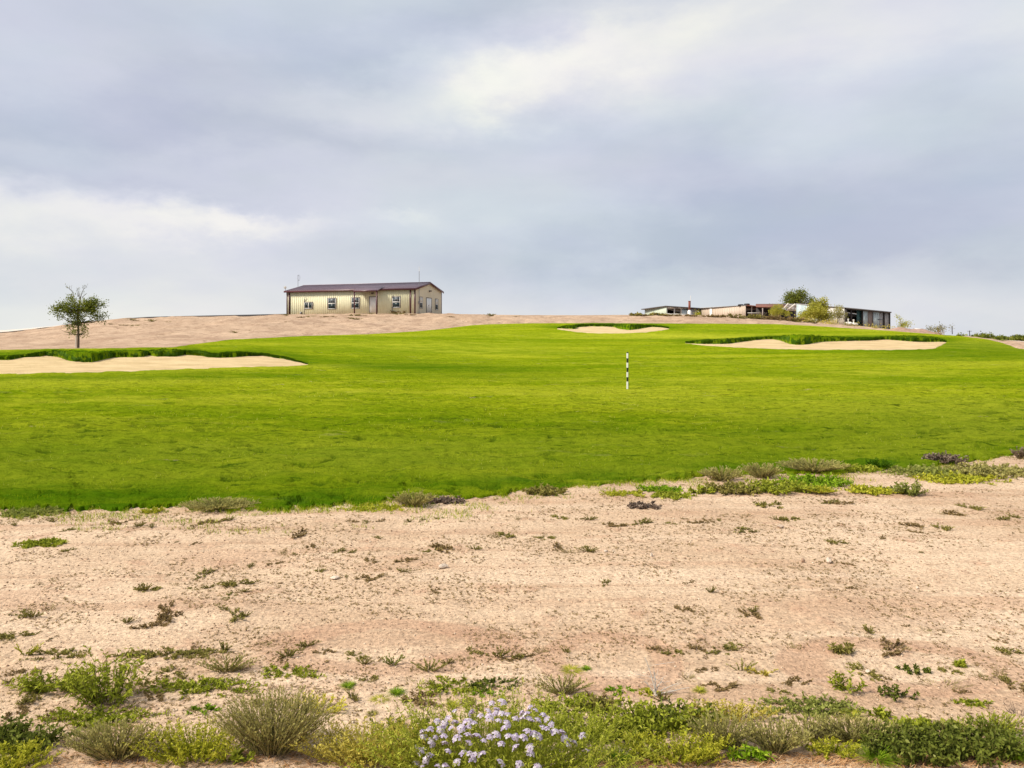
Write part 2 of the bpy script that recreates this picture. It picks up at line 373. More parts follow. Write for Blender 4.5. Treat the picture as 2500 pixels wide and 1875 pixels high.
M['roof_dark'] = plain('dark_sheet_roof', (.09, .085, .085), .5, var=.2)
M['timber'] = plain('bleached_timber', (.58, .52, .45), .8, var=.15, scale=5)
M['brick'] = plain('red_brick', (.24, .075, .055), .85, var=.25, scale=6)
M['tyre'] = plain('tyre_rubber', (.018, .017, .017), .8)
M['teal'] = plain('teal_sheet', (.06, .14, .14), .6, var=.2)

# ------------------------------------------------------------------ terrain height from measured profile
TC = [-900, 0, 250, 400, 560, 700, 800, 1050, 1250, 1500, 1750, 2000, 2150, 2330, 2450, 2600, 3300]
TR = {
 30: [922] * 17,
 32: [914, 914, 912, 911, 909, 908, 908, 909, 910, 910, 910, 910, 910, 910, 910, 910, 910],
 38: [873, 873, 872, 871, 871, 875, 882, 886, 887, 887, 887, 886, 886, 886, 886, 887, 888],
 45: [856, 853, 849, 848, 848, 850, 853, 862, 866, 868, 868, 867, 866, 866, 866, 868, 872],
 50: [852, 850, 844, 843, 840, 841, 843, 850, 854, 856, 856, 855, 855, 856, 857, 860, 864],
 56: [846, 843, 836, 833, 828, 829, 831, 835, 838, 840, 838, 836, 836, 839, 844, 850, 858],
 62: [842, 838, 826, 822, 820, 820, 822, 825, 826, 828, 826, 823, 823, 827, 836, 845, 852],
 70: [838, 830, 810, 808, 810, 811, 812, 811, 809, 811, 814, 814, 812, 818, 834, 845, 850],
 78: [834, 825, 798, 795, 794, 796, 800, 801, 797, 799, 803, 804, 805, 821, 836, 846, 850],
 85: [832, 822, 787, 783, 781, 780, 783, 787, 786, 787, 789, 797, 806, 825, 838, 846, 850],
 92: [831, 820, 780, 776, 773, 771, 771, 769, 775, 777, 778, 792, 806, 827, 839, 846, 850],
 95: [830, 820, 779, 776, 772, 768, 766, 764, 772, 773, 774, 791, 805, 828, 840, 846, 850],
 105: [828, 821, 779, 775, 772, 768, 766, 765, 769, 768, 768, 787, 800, 828, 840, 846, 850],
 120: [818, 813, 784, 780, 777, 774, 772, 770, 773, 772, 772, 786, 799, 829, 840, 845, 848],
 135: [812, 807, 788, 786, 784, 782, 780, 778, 778, 775, 775, 790, 804, 830, 839, 842, 844],
 170: [822, 820, 800, 800, 800, 798, 796, 792, 788, 781, 781, 800, 815, 832, 836, 838, 840],
 230: [834, 834, 830, 828, 828, 828, 826, 824, 820, 816, 816, 824, 832, 834, 835, 836, 836]}
TY = sorted(TR); gc = np.linspace(-900, 3300, 211); gl = np.linspace(math.log(30), math.log(230), 200)
Z0 = np.array([[EYE - (r - HOR) * y / F for r in TR[y]] for y in TY])
Z1 = np.array([np.interp(gc, TC, z) for z in Z0])
Z2 = np.array([np.interp(np.exp(gl), TY, Z1[:, j]) for j in range(len(gc))]).T
def blur(A, ax, s):
    k = np.exp(-.5 * (np.arange(-3 * s, 3 * s + 1) / s) ** 2); k /= k.sum(); n = 3 * s
    P = np.pad(A, [(n, n) if i == ax else (0, 0) for i in range(2)], mode='edge')
    return np.apply_along_axis(lambda v: np.convolve(v, k, 'valid'), ax, P)
Z2 = blur(blur(Z2, 0, 3), 1, 3)
def H(X, Y):
    X = np.asarray(X, float); Y = np.asarray(Y, float)
    Ys = np.maximum(Y, 5.); c = np.clip(CX + F * X / Ys, -900, 3300)
    fl = np.clip((np.log(Ys) - gl[0]) / (gl[1] - gl[0]), 0, 198.999); fc = np.clip((c + 900) / 20., 0, 209.999)
    i = fl.astype(int); j = fc.astype(int); a = fl - i; b = fc - j
    z = (Z2[i, j] * (1 - b) + Z2[i, j + 1] * b) * (1 - a) + (Z2[i + 1, j] * (1 - b) + Z2[i + 1, j + 1] * b) * a
    z = np.where(Ys < 30, z * sstep(16, 30, Ys), z)
    z = z * (1 - sstep(230, 420, Ys))
    amp = .24 * sstep(12, 40, Ys) * (1 - sstep(80, 100, Ys) * .6)
    z = z + amp * fbm(X / 9, Y / 6, 3, 3) * (1 + 0 * Y) + .05 * sstep(8, 14, Ys) * fbm(X / 2.5, Y / 1.6, 5, 3)
    return z
def relief(X, Y):
    """small roughness of the bare soil"""
    return .05 * fbm(X / .9, Y / .9, 11, 4) + .008 * fbm(X / .12, Y / .12, 15, 3)
def unproj(c, r, y0=2.3, y1=130.):
    Y = np.exp(np.linspace(math.log(y0), math.log(y1), 4000)); X = (c - CX) / F * Y
    row = HOR + (EYE - H(X, Y)) * F / Y
    k = np.argmax(row <= r) if (row <= r).any() else len(Y) - 1
    return float(Y[k])
def at(c, r):
    Y = unproj(c, r); X = (c - CX) / F * Y
    return X, Y, float(H(X, Y))
# fairway borders as distance for each viewing column
NEAR = [(-900, 1290), (0, 1247), (200, 1244), (400, 1240), (600, 1246), (800, 1238), (960, 1226), (1200, 1210), (1400, 1190), (1550, 1178), (1700, 1163), (1850, 1158), (2050, 1156), (2150, 1150), (2250, 1142), (2400, 1122), (2500, 1108), (3300, 1040)]
FARY = [(2000, 86.5), (2080, 86), (2150, 84), (2250, 79), (2330, 74), (2400, 67), (2450, 60), (2475, 55), (2520, 52), (2600, 49.5), (2700, 46), (3000, 42), (3300, 39)]
FAR = [(-900, 864), (0, 855), (200, 851), (430, 847), (560, 829), (750, 820), (900, 816), (1000, 810), (1050, 806), (1160, 793), (1290, 789), (1560, 789), (1750, 790), (1900, 791), (2050, 799), (2200, 809), (2400, 824), (2450, 835), (2475, 846), (2520, 855), (2700, 868), (3300, 885)]
cgrid = np.linspace(-900, 3300, 421)
nearY = np.array([unproj(c, np.interp(c, *zip(*NEAR))) for c in cgrid])
farY = np.array([unproj(c, np.interp(c, *zip(*FAR))) for c in cgrid])
farY = np.where(cgrid >= 2040, np.interp(cgrid, *zip(*FARY)), farY)
k5 = np.ones(3) / 3; farY[1:-1] = np.convolve(farY, k5, 'valid')
def NY(c): return np.interp(c, cgrid, nearY) + .22 * fbm(c / 60., c * 0 + 1, 21, 3) + .30 * fbm(c / 16., c * 0 + 1, 22, 3)
def FY(c): return np.interp(c, cgrid, farY) + .5 * fbm(c / 30., c * 0 + 4, 23, 3)

def zr(pts, ox, oy, k): return [(ox + x * k, oy + y * k) for x, y in pts]
B = []
B.append(dict(bot=[(-500, 884), (-250, 874), (-100, 884), (0, 881), (23, 881), (58, 874), (95, 872.6), (110, 869.7), (139, 872.6), (162, 880), (185, 885), (220, 886.5), (246, 881), (275, 874.7), (304, 873.5), (347, 873.5), (364, 869), (385, 872.6), (428, 872.6), (451, 868), (477, 869), (509, 873.5), (535, 875.5), (564, 874), (640, 870), (690, 878), (735, 887), (752, 891)],
    top=[(-500, 872), (0, 872), (43, 868), (90, 863), (130, 858), (173, 859), (202, 859), (231, 863), (260, 860), (318, 858), (361, 859), (390, 855), (434, 856), (490, 859), (520, 865), (550, 862), (600, 862), (640, 864), (700, 874), (735, 885), (752, 890)],
    front=[(-500, 902), (-300, 918), (0, 915), (175, 911), (290, 909), (434, 903), (640, 896.6), (735, 894), (752, 892)], decay=6.))
B.append(dict(bot=zr([(635, 131), (700, 135), (830, 135), (900, 125), (960, 118), (1040, 113), (1080, 120), (1120, 135), (1150, 140), (1200, 138), (1260, 125), (1380, 122), (1480, 120), (1560, 115), (1620, 118), (1700, 125), (1850, 126)], 1340, 770, .5244),
    top=zr([(635, 126), (700, 117), (850, 110), (1000, 103), (1060, 100), (1100, 95), (1200, 93), (1300, 102), (1500, 105), (1600, 100), (1700, 97), (1800, 104), (1850, 122)], 1340, 770, .5244),
    front=zr([(635, 132), (700, 139), (800, 148), (1050, 158), (1300, 162), (1650, 162), (1790, 158), (1830, 140), (1850, 128)], 1340, 770, .5244), decay=7.))
B.append(dict(bot=zr([(40, 62), (120, 65), (130, 57), (200, 52), (300, 55), (330, 65), (380, 70), (430, 62), (480, 55), (520, 58), (560, 63)], 1340, 770, .5244),
    top=zr([(40, 60), (80, 48), (160, 43), (300, 43), (380, 43), (480, 47), (560, 58)], 1340, 770, .5244),
    front=zr([(40, 66), (120, 78), (200, 85), (350, 85), (450, 80), (520, 72), (560, 65)], 1340, 770, .5244), decay=6.))
for b in B:
    c0, c1 = b['bot'][0][0], b['bot'][-1][0]; n = int((c1 - c0) / 2.5)
    cc = np.linspace(c0, c1, n); b['c'] = cc
    rb = np.interp(cc, *zip(*b['bot'])) ; rt = np.interp(cc, *zip(*b['top'])); rf = np.interp(cc, *zip(*b['front']))
    b['Yb'] = np.array([unproj(c, r) for c, r in zip(cc, rb)]) + .10 * fbm(cc / 7., cc * 0, 31, 2)
    b['Yf'] = np.array([unproj(c, r) for c, r in zip(cc, rf)])
    b['Yf'] = np.minimum(b['Yf'], b['Yb'] - .05)
    b['h'] = np.maximum((rb - rt), .5) * b['Yb'] / F * (1 + .25 * fbm(cc / 9., cc * 0 + 9, 33, 2))
def Hf(X, Y):
    """fairway surface: terrain + raised lips behind bunkers, slightly lowered inside them"""
    c = CX + F * X / np.maximum(Y, 1.); z = H(X, Y) + .03
    for b in B:
        inside = (c >= b['c'][0]) & (c <= b['c'][-1])
        yb = np.interp(c, b['c'], b['Yb']); yf = np.interp(c, b['c'], b['Yf']); h = np.interp(c, b['c'], b['h'])
        fadec = sstep(b['c'][0] - 30, b['c'][0] + 5, c) * (1 - sstep(b['c'][-1] - 5, b['c'][-1] + 40, c))
        behind = (Y >= yb)
        z = np.where(behind, z + (h - .03) * fadec * (1 - sstep(0, b['decay'], Y - yb)), z)
        z = np.where(inside & (Y > yf) & (Y < yb), z - .10 * np.minimum(1, (Y - yf) / .6), z)
    return z
def rough_shade_mask(X, Y):
    c = CX + F * X / np.maximum(Y, 1.)
    r = 1 - sstep(0., 1.6, Y - NY(c) + .8 * fbm(X / 1.2, Y / .5, 51, 3))
    r = r * .6 * np.clip(-.25 + 1.9 * vnoise(X / .9, Y / .22, 56), 0, 1) + .48 * (1 - sstep(2, 12, Y - NY(c) + 5 * fbm(X / 3, Y / 1, 52, 3)))
    for b in B:
        m = sstep(b['c'][0] - 60, b['c'][0] + 10, c) * (1 - sstep(b['c'][-1] - 10, b['c'][-1] + 90, c))
        d = Y - np.interp(c, b['c'], b['Yb'])
        r = np.maximum(r, m * sstep(-.5, 0, d) * (1 - sstep(b['decay'] * .5, b['decay'] * 1.3, d)) * .9 * (.75 + .6 * fbm(X / 1.5, Y / .5, 57, 3)))
    # shade of the ridge and swale painted in, and a darker right-hand slope
    r = np.maximum(r, .95 * np.exp(-((c - 1020) / 330) ** 2) * np.exp(-((Y - 38 + (c - 700) / 110. + fbm(X / 6, Y / 6, 53, 2) * 3) / 3.2) ** 2) * (.85 + .7 * fbm(X / 2.5, Y / 1., 54, 3)))
    r = np.maximum(r, .85 * sstep(1900, 2300, c) * sstep(36, 43, Y + 5 * fbm(X / 5, Y / 2, 60, 3)) * (1 - sstep(56, 64, Y)) * (.7 + .7 * fbm(X / 2, Y / .8, 59, 3)))
    r = np.maximum(r, .45 * np.exp(-((c - 1150) / 330) ** 2) * np.exp(-((Y - 30) / 2.2) ** 2))
    r = np.maximum(r, .8 * (1 - sstep(600, 1000, c)) * np.exp(-((Y - 29. - c / 700.) / 2.0) ** 2) * (.7 + .8 * fbm(X / 3, Y / .8, 58, 3)))
    return np.clip(r, 0, 1)

def gaps(X, Y):
    """hollows between tufts of turf, shade darkened into their colour, 1 = open gap"""
    a = fbm(X / .30, Y / .13, 91, 4); b_ = fbm(X / .6, Y / .26, 95, 4)
    zone = vnoise(X / 3.5 + 3, Y / 1.8, 97) ** 2 * .17
    g1 = sstep(.20 - zone, .28 - zone, a) * (1 - sstep(12, 17, Y)); g2 = .7 * sstep(.23 - zone * .8, .31 - zone * .8, b_) * sstep(10, 14, Y) * (1 - sstep(17, 24, Y))
    return np.clip(g1 + g2, 0, 1)
# --- ground sheet
def lines(parts):
    out = []
    for a, b, s in parts: out.append(np.arange(a, b, s))
    return np.concatenate(out)
xp = np.concatenate([lines([(0, 5, .06), (5, 9, .12), (9, 20, .5), (20, 70, .7), (70, 130, 3.)]), np.geomspace(130, 4500, 22)])
xs = np.concatenate([-xp[:0:-1], xp])
ys = np.concatenate([lines([(-60, -10, 10), (-10, 2, 1.), (2, 8, .06), (8, 13, .12), (13, 40, .6), (40, 108, .6), (108, 180, 2.5)]), np.geomspace(180, 7000, 26)])
GX, GY = np.meshgrid(xs, ys)
gcol = CX + F * GX / np.maximum(GY, 1.)
din = np.minimum(GY - NY(gcol), FY(gcol) - GY); din = np.where((GY > 2), din, -1)
GZ = H(GX, GY) + relief(GX, GY) * (1 - sstep(0, .3, din)) - .35 * sstep(0.05, 1.2, din)
# rough, gullied face of the banks
GZ += (.45 * fbm(GX / 2.6, GY / 2.0, 41, 4) + .35 * fbm(GX / 1.1, GY / 1.1, 44, 2)) * sstep(44, 60, GY) * (1 - sstep(93, 100, GY)) * (1 - sstep(-1, .5, din))
def grid_mesh(name, X, Y, Z, mat, attr=None, gap=None):
    m = MB(); ny, nx = X.shape; i = np.arange(ny - 1)[:, None] * nx; j = np.arange(nx - 1)[None]
    m.add(np.stack([X, Y, Z], -1), np.stack([i + j, i + j + 1, i + nx + j + 1, i + nx + j], -1).reshape(-1, 4))
    o = m.build(name, mat, smooth=True)
    if attr is not None:
        a = o.data.attributes.new('rough', 'FLOAT', 'POINT'); a.data.foreach_set('value', attr.astype(np.float32).ravel())
    if gap is not None:
        a = o.data.attributes.new('gap', 'FLOAT', 'POINT'); a.data.foreach_set('value', gap.astype(np.float32).ravel())
    return o
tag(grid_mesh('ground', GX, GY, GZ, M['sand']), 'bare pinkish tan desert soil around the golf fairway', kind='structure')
# --- fairway
fc = np.concatenate([np.arange(-900, -40, 12.), np.arange(-40, 2540, 3.6), np.arange(2540, 3301, 12.)]); fv = np.linspace(0, 1, 620)
n0, f0 = NY(fc), FY(fc)
FYY = n0[None] * (f0 / n0)[None] ** fv[:, None] if False else n0[None] + (f0 - n0)[None] * (fv[:, None] ** 1.45)
FXX = (fc[None] - CX) / F * FYY
FZZ = Hf(FXX, FYY)
edge = np.minimum(fv[:, None] * (f0 - n0)[None], (1 - fv[:, None]) * (f0 - n0)[None])
FZZ = FZZ - .05 * (1 - sstep(0, .35, edge)) + .15 * (fbm(FXX / .50, FYY / .26, 61, 3)) * sstep(.2, 1, edge) * (1 - sstep(18, 40, FYY) * .5)
GAP = gaps(FXX, FYY); FCC = CX + F * FXX / FYY; wv = fbm(FXX / 5, FYY / 2.5, 101, 4)
pale = (np.exp(-((FCC - 1750) / 480) ** 2) * np.exp(-((FYY - 27.5 + (FCC - 1700) / 260. + 7 * wv) / 1.9) ** 2) + .8 * np.exp(-((FCC - 1050) / 500) ** 2) * np.exp(-((FYY - 22. + 8 * wv) / 1.6) ** 2)
    + .9 * np.exp(-((FCC - 1000) / 420) ** 2) * np.exp(-((FYY - 50 + 14 * wv) / 6) ** 2) + .6 * np.exp(-((FCC - 1800) / 600) ** 2) * np.exp(-((FYY - 66 + 12 * wv) / 4) ** 2) + .7 * np.exp(-((FCC - 300) / 500) ** 2) * np.exp(-((FYY - 19 + 6 * wv) / 1.4) ** 2)
    + .8 * np.exp(-((FCC - 2150) / 350) ** 2) * np.exp(-((FYY - 33 + 8 * wv) / 2.5) ** 2)) * np.clip(.55 + 1.6 * fbm(FXX / .9, FYY / .5, 103, 4), 0, 1.2)
FZZ = FZZ - .03 * GAP; GAP = GAP - np.clip(pale, 0, 1) * (GAP < .1)
fair = grid_mesh('fairway', FXX, FYY, FZZ, M['grass'], rough_shade_mask(FXX, FYY), GAP)
tag(fair, 'mown bright green golf fairway rolling up to the hill', kind='structure')

# --- bunkers
rng = np.random.default_rng(7)
def blades(m, X, Y, Z, hgt, wid, rng, lean=.5, k=2, rnd=None, dirx=None, diry=None):
    n = len(X); a = rng.random(n) * 2 * math.pi; d = np.stack([np.cos(a), np.sin(a), np.zeros(n)], 1)
    if dirx is not None: d = d * .5 + np.stack([dirx, diry, np.zeros(n)], 1)
    L = rng.random(n) * lean
    t = np.linspace(0, 1, k + 1)
    P = np.stack([X, Y, Z], 1)[:, None] + (d * (L * hgt)[:, None])[:, None] * (t ** 1.6)[None, :, None] + np.array([0, 0, 1.])[None, None] * (hgt[:, None] * (t * (1 - .25 * L[:, None] * t)))[..., None]
    b = rng.random(n) * math.pi; sd = np.stack([np.cos(b), np.sin(b) * .5, np.zeros(n)], 1)
    Wd = wid[:, None] * (1 - t * .92)[None]
    m.ribbons(P, Wd, sd, 0, rnd)
for bi, b in enumerate(B):
    cc, yf, yb = b['c'], b['Yf'], b['Yb']; v = np.linspace(0, 1, 26)[:, None]
    Y = yf[None] + (yb + .12 - yf)[None] * v; X = (cc[None] - CX) / F * Y
    Z = H(X, Y) + .035 + .05 * fbm(X / .8, Y / .5, 71, 3) * np.minimum(1, v * 4)
    Z = Z - .04 * (1 - sstep(0, .12, v))
    o = grid_mesh('bunker_sand', X, Y, Z, M['bunker'])
    tag(o, ['pale sand filling the long bunker at the left edge', 'pale sand filling the wide bunker at the right', 'pale sand filling the far bunker below the crest'][bi], kind='structure')
    # shaggy lip: bulging strip and long grass
    m = MB(); pr = np.array([(.02, -.1), (-.03, .12), (-.04, .32), (.02, .55), (.14, .76), (.35, .9), (.7, .98), (1.3, .99)])
    hh = b['h']; Yl = yb[None] + pr[:, :1] * np.maximum(hh, .2)[None] * 1.2
    Xl = (cc[None] - CX) / F * Yl
    Zl = H((cc - CX) / F * yb, yb)[None] + .03 + pr[:, 1:] * hh[None]
    nz = fbm(Xl / .25, Zl / .12, 73 + bi, 3); Yl = Yl - .30 * nz * (pr[:, 1:] > 0); Zl = Zl + .22 * hh[None] * fbm(Xl / .35, Xl * 0 + bi, 75, 3) * (pr[:, 1:] > .3)
    ny, nx = Xl.shape; i = np.arange(ny - 1)[:, None] * nx; j = np.arange(nx - 1)[None]
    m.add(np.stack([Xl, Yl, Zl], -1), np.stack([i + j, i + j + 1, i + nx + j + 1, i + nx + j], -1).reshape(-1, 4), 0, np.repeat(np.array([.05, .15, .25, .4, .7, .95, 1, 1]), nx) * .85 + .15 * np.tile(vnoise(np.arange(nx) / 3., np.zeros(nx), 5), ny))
    nb = int(nx * (110 if bi == 0 else 70)); u = rng.random(nb) * (nx - 1.01); k = u.astype(int); fr = u - k
    q = rng.random(nb) * 6.3; kp = q.astype(int); fq = q - kp
    def samp(A): return (A[kp, k] * (1 - fr) + A[kp, k + 1] * fr) * (1 - fq) + (A[kp + 1, k] * (1 - fr) + A[kp + 1, k + 1] * fr) * fq
    sc = b['Yb'][k] / 40.
    blades(m, samp(Xl), samp(Yl) - .01, samp(Zl), (.03 + .06 * rng.random(nb)) * sc, .006 * sc, rng, 1.3, 2, rng.random(nb) * .75, np.zeros(nb), -np.ones(nb) * .8)
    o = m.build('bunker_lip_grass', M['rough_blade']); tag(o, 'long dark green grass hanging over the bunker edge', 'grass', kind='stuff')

# --- turf blades, nearer half of the fairway
def scatter_fair(n, y0, y1, seed, power=1.):
    r = np.random.default_rng(seed)
    c = r.uniform(-250, 2750, n); n_, f_ = NY(c), FY(c)
    Y = np.maximum(n_ - .05, y0) + (y1 - np.maximum(n_, y0)) * r.random(n) ** power
    return (c - CX) / F * Y, Y, c, r
m = MB()
for (n, y0, y1, hs, ws, pw, sd) in ((130000, 5., 16., .014, .0034, 1.25, 1), (70000, 13., 30., .018, .006, 1.15, 2)):
    X, Y, c, r = scatter_fair(n, y0, y1, sd, pw)
    dens = vnoise(X / .6, Y / .3, 81) * .55 + vnoise(X / .18, Y / .1, 82) * .5
    cl = vnoise(X / 1.1, Y / .4, 85) * .6 + vnoise(X / .3, Y / .12, 86) * .4
    ed = Y - NY(c)
    keep = (dens > .45) & (gaps(X, Y) < .4); X, Y, c, dens, ed, cl = X[keep], Y[keep], c[keep], dens[keep], ed[keep], cl[keep]
    Z = Hf(X, Y) - .01; rn = np.clip((cl - .5) * 1.6 + .38 + (r.random(len(X)) - .5) * .5, 0, .78)
    tip = r.random(len(X)) < .03; rn = np.where(tip, .95, rn)
    tall = hs * (.5 + r.random(len(X)) * .9) * (1 + .7 * (1 - sstep(0, .5, ed))) * (.4 + 1.3 * dens) * np.where(tip, 1.8, 1)
    rn = rn * (1 - .35 * (1 - sstep(0, 1.2, ed)))
    blades(m, X, Y, Z, tall, ws * (Y / 12.) ** .8 * np.ones(len(X)), r, .9, 2, np.clip(rn, 0, 1))
r = np.random.default_rng(31); n = 26000; c = r.uniform(-200, 2700, n)
dd = -.9 * r.random(n) ** 2.2; Y = NY(c) + dd; X = (c - CX) / F * Y
k = (vnoise(X / .35, Y / .22, 83) * .7 + vnoise(X / .09, Y / .07, 84) * .5 > .58 - dd * .22); X, Y, c = X[k], Y[k], c[k]; n = len(X)
blades(m, X, Y, H(X, Y) + relief(X, Y), .02 + .03 * r.random(n), .0028 * np.ones(n), r, 1.5, 2, np.where(r.random(n) < .35, .85 + .15 * r.random(n), r.random(n) * .6))
tag(m.build('turf_grass', M['turf_blade']), 'short green turf blades of the fairway', 'grass', kind='stuff')

# --- road strips, far pale ground
def strip(name, cpts, half, mat, lift, label):
    cpts = np.array(cpts, float); tt = np.linspace(0, 1, 120); s = np.linspace(0, 1, len(cpts))
    P = np.stack([np.interp(tt, s, cpts[:, 0]), np.interp(tt, s, cpts[:, 1])], 1)
    T = np.gradient(P, axis=0); T /= np.linalg.norm(T, axis=1)[:, None]; N = np.stack([-T[:, 1], T[:, 0]], 1)
    q = np.linspace(-half, half, 9)[:, None, None]; A = P[None] + q * N[None]
    o = grid_mesh(name, A[..., 0], A[..., 1], H(A[..., 0], A[..., 1]) + lift, mat); tag(o, label, kind='structure')
strip('road', [(-150, 124), (-112, 118), (-93, 118), (-76, 120), (-62, 125)], 6.5, M['caliche'], .12, 'pale caliche road beyond the left slope')
strip('road', [(43.6, 65.5), (50, 67), (60, 70), (80, 76)], .9, M['caliche'], .10, 'pale caliche track beyond the fairway at the right edge')
mm = MB()  # thin dark raised band along the brow
tt = np.linspace(0, 1, 90)
pc = np.interp(tt, [0, 1], [288, 700]); pY = np.interp(tt, [0, 1], [93.5, 97]); pX = (pc - CX) / F * pY
pz = EYE - (np.interp(pc, [288, 420, 700], [778, 774.5, 768.5]) - HOR) * pY / F
Pq = np.stack([pX, pY, pz + .13 * sstep(0, .2, tt) - .25 * (1 - sstep(0, .06, tt))], 1)
for k in range(len(tt) - 1):
    a, b_ = Pq[k], Pq[k + 1]
    mm.hexa([a + (0, 0, -.8), b_ + (0, 0, -.8), b_ + (0, 3.5, -.8), a + (0, 3.5, -.8), a, b_, b_ + (0, 3.5, .02), a + (0, 3.5, .02)])
tag(mm.build('brow_strip', M['dark_brow']), 'thin dark raised strip along the brow of the slope', kind='structure')

# ------------------------------------------------------------------ plants
def norm(v): return v / (np.linalg.norm(v, axis=-1, keepdims=True) + 1e-9)
def stem_paths(rng, n, w_, h, k=5, base=.12, up=1.0, dome=.55, hvar=.45, aspect=.8, bend=.15):
    a = rng.random(n) * 2 * math.pi; rr = np.sqrt(rng.random(n))
    d = np.stack([np.cos(a), np.sin(a) * aspect, np.zeros(n)], 1)
    b0 = d * (rng.random(n) * base * w_)[:, None]
    R_ = rr * w_ / 2; top = h * (1 - dome * rr ** 2) * (1 - hvar * rng.random(n))
    t = np.linspace(0, 1, k)
    j = rng.normal(0, 1, (n, 3)) * np.array([1, 1, .3]) * h * bend
    P = b0[:, None] + d[:, None] * (R_[:, None] * (t ** up)[None])[..., None] + np.array([0, 0, 1.])[None, None] * (top[:, None] * (t ** 1.05)[None])[..., None]
    P = P + j[:, None] * (np.sin(t * math.pi * .9) * t)[None, :, None] * .5
    P[..., 2] = np.maximum(P[..., 2], .002)
    return P
def along(rng, P, per, tmin=.25, tmax=1.):
    n, k, _ = P.shape; N = n * per; s = np.repeat(np.arange(n), per); t = tmin + (tmax - tmin) * rng.random(N)
    q = t * (k - 1.001); i = q.astype(int); f = (q - i)[:, None]
    p = P[s, i] * (1 - f) + P[s, i + 1] * f; T = norm(P[s, i + 1] - P[s, i]); return p, T, t, s
def leaves(m, rng, p, T, L, wd, spread=.8, upb=.3, mi=0, rnd=None, fold=False):
    n = len(p); o = norm(rng.normal(0, 1, (n, 3))); d = norm(T * (1 - spread) + o * spread + np.array([0, 0, upb]))
    sd = norm(np.cross(d, norm(rng.normal(0, 1, (n, 3)))))
    L = L * (.6 + .7 * rng.random(n)); t = np.array([0, .45, 1.])
    P = p[:, None] + d[:, None] * (L[:, None] * t[None])[..., None]; P[:, 2, 2] -= L * .15
    P[..., 2] = np.maximum(P[..., 2], .001)
    m.ribbons(P, (wd * L)[:, None] * np.array([.25, 1., .06])[None], sd, mi, rnd)
def tubes(m, P, rad, mi=0, rnd=None):
    """three-sided tapered stems"""
    n, k, _ = P.shape; T = norm(P[:, -1] - P[:, 0]); A = norm(np.cross(T, np.array([.3, .2, 1.]) + 0 * T)); Bn = np.cross(T, A)
    an = np.array([0, 2.094, 4.189]); rr = rad * np.linspace(1, .35, k)
    off = np.cos(an)[None, :, None] * A[:, None] + np.sin(an)[None, :, None] * Bn[:, None]     # n,3,3
    V = P[:, :, None] + off[:, None] * rr[None, :, None, None]
    b = (np.arange(n) * k * 3)[:, None, None] + (np.arange(k - 1) * 3)[None, :, None]; j = np.arange(3)[None, None]; j2 = (j + 1) % 3
    Fc = np.stack([b + j, b + j2, b + 3 + j2, b + 3 + j], -1).reshape(-1, 4)
    r = rnd if rnd is not None else np.random.rand(n)
    m.add(V, Fc, mi, np.repeat(r, k * 3))
KIND = {
 # style: stems per m2 of width, leaf length, leaf half-width ratio, leaves per stem, up, dome, spread
 'sage':   dict(mat='sage', st='sage_stem', n=300, L=.013, wr=.18, per=26, up=1.25, dome=.35, hv=.30, spread=.50, upb=.6, rad=.0016, base=.20, bend=.10),
 'fluffy': dict(mat='lime', st='lime', n=280, L=.013, wr=.16, per=34, up=.9, dome=.45, hv=.35, spread=.75, upb=.5, rad=.0013, base=.5, bend=.12),
 'leafy':  dict(mat='green', st='weed', n=110, L=.024, wr=.17, per=26, up=.85, dome=.5, hv=.45, spread=.8, upb=.35, rad=.0018, base=.3, bend=.25),
 'dense':  dict(mat='darkgreen', st='weed', n=230, L=.018, wr=.26, per=24, up=.8, dome=.5, hv=.35, spread=.9, upb=.3, rad=.0015, base=.6, bend=.2),
 'mat':    dict(mat='green', st='weed', n=120, L=.017, wr=.22, per=22, up=.8, dome=.55, hv=.6, spread=.85, upb=.35, rad=.0012, base=.5, bend=.3),
 'twig':   dict(mat='dry', st='dry', n=60, L=.010, wr=.10, per=5, up=.8, dome=.35, hv=.5, spread=.6, upb=.5, rad=.0014, base=.3, bend=.35)}
def plant_mesh(kind, w_, h, rng, mat=None, st=None, n=None, dist=3.3, split=False, asp=.8):
    K = KIND[kind]; sc = max(1., (dist / 3.6) ** .75)          # coarser leaves on plants that stand farther away
    area = (w_ / .5) ** 1.25; nn = int(max(10, (n or K['n']) * area / sc ** 1.2))
    P = stem_paths(rng, nn, w_, h, 5, K['base'], K['up'], K['dome'], K['hv'], asp, K['bend'])
    ms = MB(); ml = ms if not split else MB()
    tubes(ms, P, K['rad'] * sc, 0, np.random.rand(nn))
    p, T, t, s = along(rng, P, K['per'], .12)
    rn = np.clip(.04 + .62 * t * t * (.5 + .5 * rng.random(len(t))) + .34 * rng.random(len(t)), 0, 1)  # young tips lighter; inner shade and bright tips put into leaf colour
    leaves(ml, rng, p, T, K['L'] * sc, K['wr'], K['spread'], K['upb'], 0 if split else 1, rn)
    return ms, ml, P
